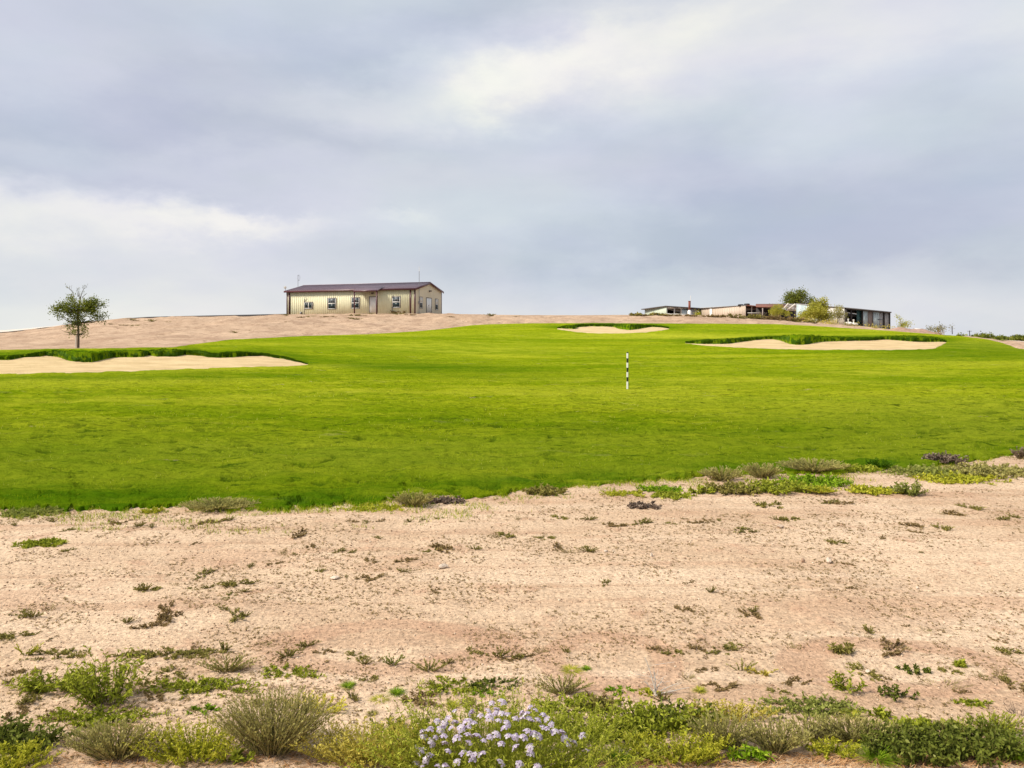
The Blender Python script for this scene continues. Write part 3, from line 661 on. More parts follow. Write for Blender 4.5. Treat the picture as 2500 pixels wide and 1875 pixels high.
def grass_clump(w_, h, rng, n=160, wd=.0018, droop=.6):
    m = MB(); a = rng.random(n) * 2 * math.pi; d = np.stack([np.cos(a), np.sin(a), np.zeros(n)], 1)
    b0 = d * (rng.random(n) * w_ * .14)[:, None]; t = np.linspace(0, 1, 5)
    reach = w_ / 2 * (.3 + .7 * rng.random(n)); hh = h * (.5 + .5 * rng.random(n))
    P = b0[:, None] + d[:, None] * (reach[:, None] * t[None] ** 1.3)[..., None]
    P[..., 2] += hh[:, None] * (t - droop * (reach / (w_ / 2))[:, None] * t ** 2.4)
    P[..., 2] = np.maximum(P[..., 2], .002)
    sd = norm(np.cross(d, np.array([0, 0, 1.]) + 0 * d))
    m.ribbons(P, wd * (1 - .95 * t)[None] * np.ones((n, 1)), sd, 0)
    return m
def put_plant(name, cat, label, kind, c, row, wpx, hpx, mat=None, st=None, n=None, group=None, seed=None):
    tilt = EYE / unproj(c, row); flat = kind == 'mat' or hpx < .33 * wpx
    asp = float(np.clip((.75 if flat else .5) * hpx / (wpx * tilt), .15, .7)); dpx = asp * wpx * tilt
    X, Y, Z = at(c, row - (.45 if flat else .3) * dpx); Z += float(relief(X, Y)) if Y < NY(np.array([c]))[0] else 0.02
    w_, h = wpx * Y / F, max(.35 * hpx, hpx - (.75 if flat else .35) * dpx) * Y / F
    r = np.random.default_rng(int(c * 7 + row * 13))
    if kind == 'grass':
        m = grass_clump(w_ * 1.15, h * 1.15, r, n or int(130 + 900 * w_), .0016 * max(1, (Y / 3.5) ** .7)); o = m.build(name, M[mat or 'brightgrass'], loc=(X, Y, Z - .004))
    else:
        mt = M[mat or KIND[kind]['mat']]; stm = M[st or KIND[kind]['st']]
        big = wpx >= 90 and hpx >= 30
        if n and Y < 4.6 and kind in ('dense', 'fluffy', 'mat'): n = int(n * .82)
        ms, ml, P = plant_mesh(kind, w_, h * 1.05, r, n=n, dist=Y, split=big, asp=asp)
        if big:
            o = empty(name, (X, Y, Z - .005)); ms.build('stems', stm, o); ml.build('leaves', mt, o)
        else: o = ms.build(name, [stm, mt], loc=(X, Y, Z - .005))
    o.rotation_euler = (0, 0, 0)
    tag(o, label, cat, group); return o

PL = [
 # name, category, label, kind, centre, base row, width px, height px, leaf material, stem material, count
 ('leafy_weed', 'weed', 'tall branching olive green weed standing alone at left of the bare sand', 'leafy', 262, 1722, 165, 160, 'green', None, 120),
 ('leafy_weed', 'weed', 'low spreading leafy lobe left of the tall olive weed', 'leafy', 130, 1690, 160, 66, 'green', None, 95),
 ('dead_weed', 'weed', 'dark tangled dead twigs at the right foot of the tall olive weed', 'twig', 300, 1720, 70, 30, 'purple', 'purple', 60),
 ('low_weed', 'weed', 'low green weed patch just in front of the tall olive weed', 'mat', 242, 1768, 190, 50, None, None, 200),
 ('dark_bush', 'bush', 'dark green leafy bush cut by the left edge of the picture', 'dense', 25, 1828, 175, 78, None, None, None),
 ('yellow_green_bush', 'bush', 'bright yellow-green bush in the bottom left corner', 'fluffy', 25, 1880, 130, 78, None, None, 400),
 ('sage_bush', 'bush', 'low grey-green sage bush, leftmost of the big bushes in front', 'sage', 285, 1863, 235, 108, None, None, 420),
 ('yellow_green_bush', 'bush', 'soft lime green bush between the two grey-green sage bushes', 'fluffy', 480, 1864, 185, 104, None, None, 420),
 ('sage_bush', 'bush', 'tallest bushy grey-green sage with upright feathery stems', 'sage', 665, 1862, 265, 176, None, None, 560),
 ('leafy_weed', 'weed', 'small fresh green leaves in the shade at the foot of the tallest sage', 'leafy', 580, 1868, 70, 38, 'green', None, 70),
 ('golden_bush', 'bush', 'golden yellow bush beside the lilac flowers', 'fluffy', 905, 1868, 235, 108, 'gold', 'gold', 520),
 ('dry_branch', 'branch', 'pale curled dry branch at the foot of the golden bush', 'twig', 862, 1874, 62, 42, 'orange', 'orange', 40),
 ('flowering_mound', 'plant', 'small mound with bright yellow blooms right of the tallest sage', 'fluffy', 780, 1738, 100, 46, 'yellowflower', 'lime', 120),
 ('low_weed', 'weed', 'wide flat green weed in the sand behind the tallest sage', 'mat', 500, 1694, 180, 42, None, None, 170),
 ('low_weed', 'weed', 'flat olive weed left of the wide flat green weed', 'mat', 385, 1676, 90, 24, 'weed', None, 80),
 ('dry_sage', 'bush', 'spiky half-dry sage tuft in the sand left of centre', 'sage', 555, 1645, 122, 50, None, 'sage_stem', 110),
 ('low_weed', 'weed', 'low green weed touching the right side of the spiky sage tuft', 'mat', 702, 1652, 110, 32, None, None, 130),
 ('dry_twigs', 'twigs', 'bare pale twiggy plant in front of the low green weed', 'twig', 690, 1687, 85, 36, 'dry', 'dry', 60),
 ('low_weed', 'weed', 'long thin grey-green weed streak at left on the sand', 'mat', 415, 1604, 175, 22, 'weed', None, 140),
 ('small_sage', 'weed', 'small dark spiky weed above the low green weed at left', 'sage', 703, 1606, 55, 23, 'weed', None, 50),
 ('small_sage', 'weed', 'small rounded weed right of the long thin weed streak', 'sage', 548, 1592, 36, 26, 'weed', None, 45),
 ('small_sage', 'weed', 'pale yellowish weed tuft near the left edge', 'sage', 62, 1600, 78, 34, 'lime', None, 50),
 ('low_weed', 'weed', 'grey-green weed behind the tall olive weed', 'mat', 132, 1606, 112, 24, 'weed', None, 110),
 ('grass_tuft', 'grass', 'small bright green clump left of the tallest sage', 'mat', 498, 1744, 62, 24, 'brightgrass', None, 110),
 ('dead_weed', 'weed', 'purple-grey dead weed behind the leftmost sage bush', 'twig', 190, 1822, 92, 36, 'purple', 'purple', 110),
 ('dark_weed', 'weed', 'dull green brush behind the golden bush', 'dense', 985, 1792, 120, 44, None, None, 110),
 ('low_weed', 'weed', 'bright low weed above the lilac flowers', 'mat', 1105, 1690, 100, 42, 'green', None, 170),
 ('low_weed', 'weed', 'dark leafy weed trailing right of the bright low weed', 'mat', 1205, 1686, 105, 28, 'darkgreen', None, 110),
 ('grass_tuft', 'grass', 'flat grass tuft between the bright low weed and the lilac flowers', 'mat', 1185, 1702, 72, 15, 'brightgrass', None, 80),
 ('grass_tuft', 'grass', 'yellow-green grass tuft above the left half of the lilac flowers', 'grass', 1105, 1727, 44, 22, 'lime', None, None),
 ('grass_tuft', 'grass', 'vivid green grass tuft alone on sand above the golden bush', 'grass', 968, 1694, 48, 21, 'brightgrass', None, None),
 ('grass_tuft', 'grass', 'pale green tuft just left of the vivid green tuft', 'grass', 928, 1710, 50, 16, 'lime', None, None),
 ('grass_tuft', 'grass', 'dark green spiky tuft above the yellow blooms', 'grass', 850, 1677, 44, 17, 'brightgrass', None, None),
 ('grass_tuft', 'grass', 'small dark tuft below the pale green tuft', 'grass', 908, 1742, 34, 12, 'weed', None, None),
 ('small_sage', 'weed', 'rounded grey-green weed with two tops in the middle of the sand', 'sage', 960, 1625, 58, 36, 'bluegreen', None, 80),
 ('dry_sage', 'bush', 'fan-shaped straw coloured sage tuft left of centre', 'sage', 1046, 1641, 78, 34, 'sage', None, 90),
 ('small_sage', 'weed', 'rounded olive weed in the sand nearest the picture centre', 'sage', 1217, 1608, 50, 26, 'weed', None, 60),
 ('small_sage', 'weed', 'little olive weed below the rounded olive weed', 'sage', 1263, 1611, 24, 11, 'weed', None, 25),
 ('dry_twigs', 'twigs', 'grey spiky twigs left of the upright sage clump', 'twig', 1330, 1671, 78, 32, 'sage', 'sage_stem', 70),
 ('sage_bush', 'bush', 'upright sage clump of stiff grey spikes in the sand at centre', 'sage', 1375, 1704, 125, 54, None, None, 130),
 ('leafy_weed', 'weed', 'leafy green patch right behind the lilac flowers', 'mat', 1390, 1752, 120, 52, 'green', None, 260),
 ('leafy_weed', 'weed', 'brownish twiggy weed right of the leafy green patch', 'leafy', 1462, 1742, 80, 42, 'weed', None, 90),
 ('grass_tuft', 'grass', 'yellow-green tuft inside the reddish ring of soil', 'grass', 1395, 1645, 62, 17, 'lime', None, None),
 ('grass_tuft', 'grass', 'small dark tuft touching the yellow-green tuft in the reddish ring', 'grass', 1431, 1639, 28, 14, 'brightgrass', None, None),
 ('low_weed', 'weed', 'flat vivid green weed right of the upright sage clump', 'mat', 1510, 1696, 54, 17, 'brightgrass', None, 130),
 ('low_weed', 'weed', 'flat straw-green weed touching the dead white stalks', 'mat', 1562, 1700, 60, 18, 'lime', None, 80),
 ('low_weed', 'weed', 'yellow-green mass of fine leaves right of the lilac flowers', 'fluffy', 1425, 1808, 185, 66, 'green', 'lime', 330),
 ('leafy_weed', 'weed', 'broad bushy green weed between lilac flowers and golden grass', 'dense', 1600, 1790, 175, 82, 'green', None, 300),
 ('leafy_weed', 'weed', 'fine twigged green weed at the top right of the broad green weed', 'dense', 1680, 1778, 95, 66, 'darkgreen', None, 170),
 ('grass_clump', 'grass', 'bright green arching grass clump right of the lilac flowers', 'grass', 1505, 1864, 100, 46, 'brightgrass', None, 260),
 ('yellow_green_bush', 'bush', 'rounded yellow-green bush right of the arching grass clump', 'fluffy', 1650, 1862, 190, 84, 'lime', None, 420),
 ('golden_grass', 'grass', 'golden grass mound at right behind the sage bushes', 'fluffy', 1783, 1768, 150, 56, 'gold', 'gold', 220),
 ('sage_bush', 'bush', 'olive sage bush in front of the golden grass mound', 'sage', 1765, 1838, 165, 98, None, None, 330),
 ('sage_bush', 'bush', 'olive sage bush with dark shaded foot, right of the golden grass mound', 'sage', 1895, 1848, 165, 96, None, None, 330),
 ('leafy_weed', 'weed', 'vivid green broad-leaved weed at the foot of the olive sage bushes', 'leafy', 1820, 1860, 90, 40, 'brightgrass', None, 90),
 ('sage_bush', 'bush', 'wide grey-green sage with upright spikes in the right half', 'sage', 2080, 1818, 200, 76, None, None, 340),
 ('grass_clump', 'grass', 'yellow-green grass clump in front of the wide grey-green sage', 'fluffy', 2030, 1848, 115, 50, 'lime', None, 240),
 ('grass_clump', 'grass', 'sprawling grass clump with straw blades, left of the dark dense bush', 'grass', 2140, 1864, 120, 52, 'brightgrass', None, 300),
 ('dark_bush', 'bush', 'dark dense bush, left one of the dark pair at lower right', 'dense', 2255, 1856, 165, 88, None, None, 420),
 ('dark_bush', 'bush', 'dark dense bush, right one of the dark pair at lower right', 'dense', 2375, 1855, 160, 86, None, None, 420),
 ('low_weed', 'weed', 'band of low green weed above the dark dense pair', 'mat', 2265, 1786, 150, 32, 'green', None, 200),
 ('tall_grass', 'grass', 'tall green weeds behind the right dark bush at the picture edge', 'sage', 2430, 1805, 150, 68, 'green', None, 240),
 ('grass_clump', 'grass', 'vivid green grass clump in the bottom right corner', 'grass', 2478, 1862, 110, 74, 'brightgrass', None, 330),
 ('dry_branch', 'branch', 'rusty orange dry branching stems in front of the right dark bush', 'twig', 2402, 1866, 80, 42, 'orange', 'orange', 60),
 ('dead_weed', 'weed', 'purple-grey dead weed at the right edge', 'twig', 2485, 1748, 70, 40, 'purple', 'purple', 110),
 ('leafy_weed', 'weed', 'low mound of blue-green leaves on the sand at right', 'mat', 1970, 1748, 160, 50, 'bluegreen', None, 260),
 ('leafy_plant', 'plant', 'upright plant with V-shaped leafy branches on the sand', 'leafy', 2063, 1694, 62, 60, 'green', None, 28),
 ('leafy_plant', 'plant', 'dark pointed leafy plant right of the V-shaped plant', 'dense', 2197, 1706, 72, 42, 'darkgreen', None, 60),
 ('dry_twigs', 'twigs', 'wide pale twiggy fan on the sand at right', 'twig', 2307, 1684, 115, 34, 'sage', 'dry', 90),
 ('low_weed', 'weed', 'thin flat green weed below the pale twiggy fan', 'mat', 2372, 1724, 76, 14, 'green', None, 100),
 ('leafy_plant', 'plant', 'small dark rounded weed above the pointed leafy plant', 'dense', 2243, 1642, 52, 20, 'darkgreen', None, 50),
 ('small_sage', 'weed', 'tiny green upright weed left of the redder soil at right', 'leafy', 2345, 1629, 20, 16, 'green', None, 16),
 ('dry_twigs', 'twigs', 'grey-green spiky tuft joined to a pale straw tuft', 'sage', 1813, 1642, 62, 32, 'sage', None, 60),
 ('dry_sage', 'grass', 'pale straw tuft joined to a grey-green spiky one', 'fluffy', 1870, 1650, 62, 24, 'gold', 'dry', 90),
 ('grass_tuft', 'grass', 'small vivid tuft above the golden grass mound', 'grass', 1708, 1691, 40, 14, 'lime', None, None),
 ('small_sage', 'weed', 'loose olive weed at the upper edge of the reddish soil, right of centre', 'leafy', 2062, 1598, 52, 28, 'weed', None, 22),
 ('small_sage', 'weed', 'dark twiggy weed left of the loose olive weed', 'twig', 1948, 1590, 38, 22, 'weed', 'weed', 26),
 ('leafy_plant', 'weed', 'small leafy weed right of the yellow-green tuft by the sage spikes', 'dense', 2157, 1756, 42, 34, 'green', None, 50),
 ('grass_clump', 'grass', 'bright tuft at the top of the wide grey-green sage', 'grass', 2083, 1754, 66, 26, 'lime', None, 120),
 ('low_weed', 'weed', 'pale weed with red stems left of the leafy patch behind the flowers', 'dense', 1300, 1790, 120, 40, 'green', None, 120),
 ('sage_bush', 'bush', 'spiky olive sage between the golden grass and the wide grey-green sage', 'sage', 1975, 1812, 120, 70, None, None, 170),
 ('sage_bush', 'bush', 'spiky sage rising between the yellow-green clump and the dark dense pair', 'sage', 2175, 1826, 130, 66, 'darkgreen', None, 190),
 ('sage_bush', 'bush', 'thin upright sage twigs between the two dark dense bushes', 'sage', 2315, 1800, 90, 44, None, None, 90),
 ('dry_twigs', 'twigs', 'dark upright twigs standing right of the leafy green patch', 'sage', 1485, 1792, 60, 58, 'weed', 'weed', 22),
 ('low_weed', 'weed', 'low green weed strip left of the broad bushy green weed', 'dense', 1530, 1812, 110, 34, 'darkgreen', None, 150),
 # along the border of the fairway
 ('sage_bush', 'bush', 'grey-brown sage, leftmost of the row of three on the fairway edge at right', 'sage', 1762, 1176, 98, 38, None, None, None),
 ('sage_bush', 'bush', 'grey-brown sage, middle of the row of three on the fairway edge at right', 'sage', 1860, 1170, 92, 42, None, None, None),
 ('sage_bush', 'bush', 'widest grey-brown sage, rightmost of the row of three on the fairway edge', 'sage', 1985, 1162, 148, 42, None, None, None),
 ('leafy_weed', 'weed', 'small green weed right of the widest sage on the fairway edge', 'dense', 2092, 1153, 54, 18, 'green', None, None),
 ('grass_hump', 'grass', 'dark green hump of long grass on the fairway edge at right', 'fluffy', 2148, 1148, 46, 25, 'rough_blade', 'rough_blade', None),
 ('dead_weed', 'weed', 'dark purple-grey dead shrub on the fairway edge at far right', 'dense', 2302, 1134, 66, 25, 'purple', 'purple', None),
 ('leafy_weed', 'weed', 'grey-green weed patch below the dark dead shrub', 'dense', 2262, 1162, 120, 25, 'bluegreen', None, None),
 ('sage_bush', 'bush', 'long grey-green shrub at the right edge near the turf', 'dense', 2440, 1165, 135, 32, 'sage', None, None),
 ('leafy_weed', 'weed', 'yellow-green weed patch below the long grey-green shrub', 'dense', 2350, 1178, 118, 22, 'lime', None, None),
 ('sage_bush', 'bush', 'brown-grey shrub where the turf meets the right edge of the picture', 'sage', 2492, 1122, 36, 32, 'purple', None, None),
 ('dark_weed', 'weed', 'dark brownish weed below the leftmost sage of the row', 'dense', 1797, 1206, 95, 30, 'weed', None, None),
 ('leafy_weed', 'weed', 'olive green weed between the dark brownish one and the flowering one', 'dense', 1898, 1206, 112, 32, 'green', None, None),
 ('leafy_weed', 'weed', 'fresh green weed dotted with pale blooms below the widest sage', 'dense', 1988, 1190, 106, 34, 'brightgrass', None, None),
 ('grass_clump', 'grass', 'pale straw-green clump below the fresh green blooming weed', 'sage', 2002, 1210, 70, 23, 'lime', None, None),
 ('leafy_weed', 'weed', 'pale yellow-green weed right of the straw-green clump', 'dense', 2126, 1205, 72, 21, 'lime', None, None),
 ('leafy_plant', 'plant', 'open spiky grey-green plant on the sand near the turf at right', 'leafy', 2223, 1208, 66, 40, 'bluegreen', None, None),
 ('leafy_weed', 'weed', 'small dark green weed left of the dark brownish weed', 'dense', 1716, 1202, 36, 22, 'green', None, None),
 ('small_weed', 'weed', 'small dull weed alone below the olive green weed', 'dense', 1868, 1238, 52, 14, 'weed', 'green', 30),
 ('sage_bush', 'bush', 'wide straw-green sage on the fairway edge at left', 'sage', 533, 1257, 160, 38, None, None, None),
 ('sage_bush', 'bush', 'rounded green sage on the fairway edge near the centre', 'sage', 1008, 1240, 95, 42, None, None, None),
 ('dead_weed', 'weed', 'dark purple-grey weed right of the rounded green sage', 'dense', 1085, 1229, 55, 17, 'purple', 'purple', None),
 ('leafy_weed', 'weed', 'blue-green weed below the turf near the left edge', 'dense', 77, 1259, 95, 21, 'bluegreen', None, None),
 ('low_weed', 'weed', 'flat yellow-green weed left of the rounded green sage', 'mat', 920, 1247, 110, 14, 'lime', None, None),
 ('grass_tuft', 'grass', 'small bright tuft on sand by the turf left of the straw-green sage', 'fluffy', 375, 1251, 36, 15, 'lime', None, None),
 ('low_weed', 'weed', 'isolated green weed on the open sand near the left edge', 'dense', 98, 1338, 72, 18, 'green', None, None),
 ('dark_weed', 'weed', 'dark weed in the turf edge right of centre', 'dense', 1332, 1207, 60, 22, 'weed', None, None),
 ('leafy_weed', 'weed', 'bright green weed below the turf edge at centre right', 'dense', 1612, 1200, 62, 16, 'brightgrass', None, None),
 ('leafy_weed', 'weed', 'green weed just below the bright green one at centre right', 'dense', 1640, 1214, 60, 14, 'green', None, None),
 ('dead_weed', 'weed', 'brown dead weed alone below the turf edge at centre right', 'dense', 1572, 1241, 46, 15, 'purple', 'purple', None),
 ('grass_tuft', 'grass', 'flat yellow-green grass strip on the sand at centre right', 'mat', 1520, 1211, 90, 12, 'lime', None, None),
 ('low_weed', 'weed', 'flat dull weed on the sand below the reddish ring', 'mat', 1330, 1740, 50, 14, 'green', None, None),
]
for p in PL: put_plant(p[0], p[1], p[2], p[3], *p[4:8], mat=p[8], st=p[9], n=p[10])

# lilac flowering plant in front
X, Y, Z = at(1225, 1896); w_, h = 405 * Y / F, 205 * Y / F
ver = empty('flowering_plant', (X, Y, Z)); tag(ver, 'wide lilac-flowered plant with ferny green leaves, nearest the camera', 'flowers')
rg = np.random.default_rng(5)
P = stem_paths(rg, 560, w_, h * .92, 6, .55, .85, .62, .35, .7, .12)
ms = MB(); tubes(ms, P, .0014); ms.build('stems', M['green'], ver)
ml = MB(); p, T, t, s = along(rg, P, 42, .1)
leaves(ml, rg, p, T, .016, .13, .8, .45, 0, np.clip(.1 + .35 * t + .5 * rg.random(len(t)), 0, 1)); ml.build('leaves', M['green'], ver)
heads = []
for v in range(4):
    r = np.random.default_rng(90 + v); m = MB(); nf = 15
    for q in range(nf):
        th = q * 2.399; rr = math.sqrt((q + .5) / nf); cx, cy = .021 * rr * math.cos(th), .021 * rr * math.sin(th); cz = .012 * (1 - rr ** 2) + r.normal(0, .0012)
        nrm = norm(np.array([cx, cy, .022])); ax = norm(np.cross(nrm, [.3, .8, .1])); ay = np.cross(nrm, ax); a0 = r.random() * 6
        V = []; Fs = []
        for k in range(5):
            a = a0 + k * 1.2566; d = math.cos(a) * ax + math.sin(a) * ay; e = -math.sin(a) * ax + math.cos(a) * ay; c0 = np.array([cx, cy, cz])
            V += [c0, c0 + d * .0048 - e * .0026 + nrm * .0008, c0 + d * .0070 + nrm * .0002, c0 + d * .0048 + e * .0026 + nrm * .0008]
            Fs.append((4 * k, 4 * k + 1, 4 * k + 2, 4 * k + 3))
        m.add(V, Fs, 0, r.random())
        m.tube([c0 + nrm * .0006, c0 - nrm * .010], .0011, 3, 1, False)
    heads.append(m.mesh('flower_head', [M['petal'], M['flower_eye']]))
# flower heads at places measured on the photo, on the surface of the mound
FH = [(888, 120), (1005, 110), (490, 205), (670, 225), (765, 255), (850, 205), (940, 190), (930, 225), (865, 270), (990, 235), (1055, 240), (1300, 165), (1360, 200), (1215, 225), (1260, 240), (1440, 245), (1145, 290), (1215, 290), (1290, 280), (1320, 310), (1385, 305), (1480, 290), (410, 290), (300, 315), (490, 330), (380, 340), (600, 330), (650, 320), (700, 335), (960, 310), (1055, 345), (1025, 390), (640, 385), (450, 390), (340, 400), (220, 405), (140, 430), (560, 395), (1530, 350), (1440, 385), (1480, 395), (1275, 425), (1325, 450), (1390, 480), (1640, 440), (1560, 430), (150, 480), (280, 490), (370, 480), (630, 465), (725, 475), (870, 485), (800, 525), (940, 460), (1070, 475), (1145, 485), (1230, 490), (1670, 500), (1720, 520), (1780, 550), (510, 500), (235, 545), (375, 550), (645, 555), (990, 560), (85, 600), (130, 640), (415, 640), (1145, 600), (1300, 600), (1300, 660), (580, 660), (650, 665), (720, 680), (790, 665), (685, 735), (210, 690), (180, 735), (75, 775), (140, 800), (1190, 785), (510, 760), (990, 770), (310, 805), (385, 805), (1910, 640), (1380, 800), (1700, 560), (1870, 470)]
rxw = w_ / 2
stemm = MB()
for k, (zx, zy) in enumerate(FH):
    c, r = 1000 + zx * .226, 1690 + zy * .226
    # point on a dome-shaped mound seen along this direction
    dvec = norm(np.array([(c - CX) / F, 1.0, (HOR - r) / F])); best = None
    for sdist in np.linspace(2.4, 4.4, 260):
        q = np.array([0, 0, EYE]) + dvec * sdist * 1.0; lx, ly, lz = q[0] - X, q[1] - Y, q[2] - Z
        e = (lx / (rxw * 1.05)) ** 2 + (ly / (rxw * .72)) ** 2 + (lz / (h * 1.0)) ** 2
        if e < 1: best = (lx, ly, lz); break
        if best is None or e < best[3] if best and len(best) > 3 else best is None: best = (lx, ly, lz, e)
    lx, ly, lz = best[:3]; lz = max(lz, .01)
    o = bpy.data.objects.new('flower_head', heads[k % 4]); COL.objects.link(o); o.parent = ver
    o.location = (lx, ly, lz); r_ = np.random.default_rng(k); o.rotation_euler = (R(18) + r_.normal(0, .25), r_.normal(0, .3) + .5 * lx / rxw, r_.random() * 6)
    sc = r_.uniform(.55, .85); o.scale = (sc, sc, sc)
    stemm.tube(np.array([(lx * .55, ly * .5, .01), (lx * .9, ly * .85, lz * .55), (lx, ly, lz - .003)]), .0013, 4, 0, False)
tag(stemm.build('flower_stalks', M['green'], ver), kind=None)

# pale dead stalks
X, Y, Z = at(1600, 1700)
m = MB(); r = np.random.default_rng(3)
for (dx, dz, bx) in ((-.055, .17, .01), (-.02, .10, .02), (.05, .075, -.01), (.11, .05, 0), (.16, .03, 0), (-.035, .12, .03), (.0, .06, .0), (.09, .02, .01), (-.06, .06, .01)):
    ptsx = [np.array([bx * t + dx * t ** 1.2, r.normal(0, .004) + .02 * t, dz * t ** .8]) for t in np.linspace(0, 1, 6)]
    m.tube(ptsx, np.linspace(.0032, .0014, 6), 4)
    for q in range(2):
        b0 = ptsx[2 + q]; m.tube([b0, b0 + (r.normal(0, .02), 0, .02), b0 + (r.normal(0, .035), .01, .035)], .0009, 3)
tag(m.build('dead_stalks', M['timber'], loc=(X, Y, Z)), 'thin bleached dead stalks standing on the sand right of centre', 'stalks')
X, Y, Z = at(2075, 1792)

# small weed tufts dotted over the bare sand
proto = []
for v in range(10):
    r = np.random.default_rng(200 + v); st = ['weed', 'weed_dry', 'weed', 'sage', 'weed_dry'][v % 5]
    m, _, P = plant_mesh(['mat', 'mat', 'sage', 'twig', 'dense'][v % 5], .16, .05 + .02 * (v % 3), r, n=[130, 110, 120, 160, 120][v % 5], dist=5.5)
    proto.append(m.mesh('weed_tuft', [M['weed_dry'], M[st]]))
r = np.random.default_rng(77); tufts = []
MEAS = [(35, 1550), (22, 1564), (120, 1482), (60, 1495), (80, 1503), (310, 1524), (365, 1532), (410, 1512), (405, 1487), (420, 1510), (470, 1438), (425, 1425), (360, 1438), (355, 1442), (575, 1430), (510, 1437), (545, 1493), (575, 1510), (600, 1508), (560, 1458), (595, 1448), (500, 1400), (612, 1380), (730, 1308), (760, 1336), (830, 1345), (860, 1348), (690, 1352), (670, 1372), (925, 1312), (905, 1372), (990, 1372), (985, 1400), (905, 1415), (1055, 1345), (1080, 1342), (1160, 1342), (1210, 1310), (1235, 1308), (1000, 1272), (930, 1272), (860, 1276), (525, 1275), (560, 1273), (480, 1283), (340, 1288), (370, 1290), (270, 1275), (285, 1282), (130, 1275), (35, 1283), (1262, 1268), (1365, 1262), (1440, 1268), (1570, 1278), (1640, 1280), (1500, 1285), (1705, 1278), (1755, 1272), (1730, 1272), (1820, 1258), (1900, 1270), (1930, 1270), (1830, 1268), (2030, 1228), (2050, 1228), (2290, 1250), (2325, 1252), (2370, 1240), (2440, 1248), (2475, 1262), (2450, 1268), (2300, 1292), (2225, 1285), (2240, 1300), (1810, 1300), (1840, 1305), (2040, 1328), (1360, 1335), (1330, 1312), (1395, 1350), (1440, 1350), (1480, 1425), (1680, 1424), (1735, 1448), (1670, 1492), (1830, 1506), (1840, 1498), (2120, 1545), (2260, 1537), (1600, 1590), (1380, 1592), (1320, 1592), (1262, 1608), (1640, 1600), (2160, 1568), (2180, 1588), (2210, 1583), (2460, 1588), (2320, 1640), (2440, 1645), (2400, 1655), (790, 1590), (870, 1600), (650, 1575), (700, 1598), (750, 1575), (890, 1618), (1150, 1590), (1180, 1598), (330, 1600), (375, 1700), (850, 1668), (900, 1655), (1000, 1660), (1050, 1668), (1120, 1665), (860, 1702), (1020, 1704), (1040, 1718), (1240, 1712), (1255, 1730), (1155, 1722), (1475, 1712), (1620, 1710), (1680, 1660), (1730, 1640), (1690, 1710), (1760, 1680), (1945, 1665), (1900, 1690), (2110, 1640), (2160, 1655), (2130, 1640), (2480, 1680), (2460, 1670), (2350, 1690), (60, 1640), (20, 1660), (90, 1660), (45, 1735), (120, 1745), (80, 1700), (420, 1640), (450, 1655), (600, 1700), (640, 1720), (480, 1740), (1700, 1590), (1760, 1592), (1090, 1620), (1140, 1612)]
EXTRA = [(c, q) for c, q in zip(r.uniform(-350, 2850, 76), 1262 + 400 * r.random(76) ** 1.3)]
for k, (c, row) in enumerate(MEAS + EXTRA):
    X, Y, Z = at(c, row); Z += float(relief(X, Y))
    vi = int(r.integers(10)); o = bpy.data.objects.new('weed_tuft', proto[vi]); COL.objects.link(o)
    s = r.uniform(.38, .8) * (1.0 if k < len(MEAS) else .5) * (Y / 5.) ** .5
    o.location = (X, Y, Z - .003); o.scale = (s * r.uniform(.9, 1.5), s * .7, s * r.uniform(.5, .9)); o.rotation_euler = (0, 0, r.random() * 6.28)
    vl = ['flat olive', 'flat brown', 'spiky olive', 'bare twiggy', 'bushy brown'][vi % 5]
    side = 'left half' if c < 1250 else 'right half'
    tag(o, 'little %s weed tuft on the open bare sand in the %s' % (vl, side), 'weed', 'little %s weed tufts on the sand, %s' % (vl, side))

# tiny weeds and gravel: nobody could count them
def scatter_sand(n, r, y0=2.2, y1=12.):
    c = r.uniform(-600, 3100, n); lim = NY(c)
    Y = y0 * (lim / y0) ** (r.random(n) ** .75); X = (c - CX) / F * Y
    return X, Y
m = MB(); r = np.random.default_rng(8)
X, Y = scatter_sand(34000, r); k = vnoise(X / .5, Y / .4, 91) * .7 + vnoise(X / .12, Y / .12, 92) * .4 > .55
X, Y = X[k], Y[k]; n = len(X); Z = H(X, Y) + relief(X, Y)
for q in range(3):
    aa = r.random(n) * 6.28; L = (.006 + .012 * r.random(n)) * (Y / 4) ** .6
    P = np.stack([np.stack([X, Y, Z], 1), np.stack([X + np.cos(aa) * L * .6, Y + np.sin(aa) * L * .6, Z + L * .35], 1), np.stack([X + np.cos(aa) * L, Y + np.sin(aa) * L, Z + L * .25], 1)], 1)
    m.ribbons(P, L[:, None] * np.array([.1, .2, .03])[None], np.stack([-np.sin(aa), np.cos(aa), 0 * aa], 1), 0, r.random(n) * .8)
tag(m.build('ground_litter', M['weed_dry']), 'tiny dry sprigs and litter strewn over the sand', 'litter', kind='stuff')
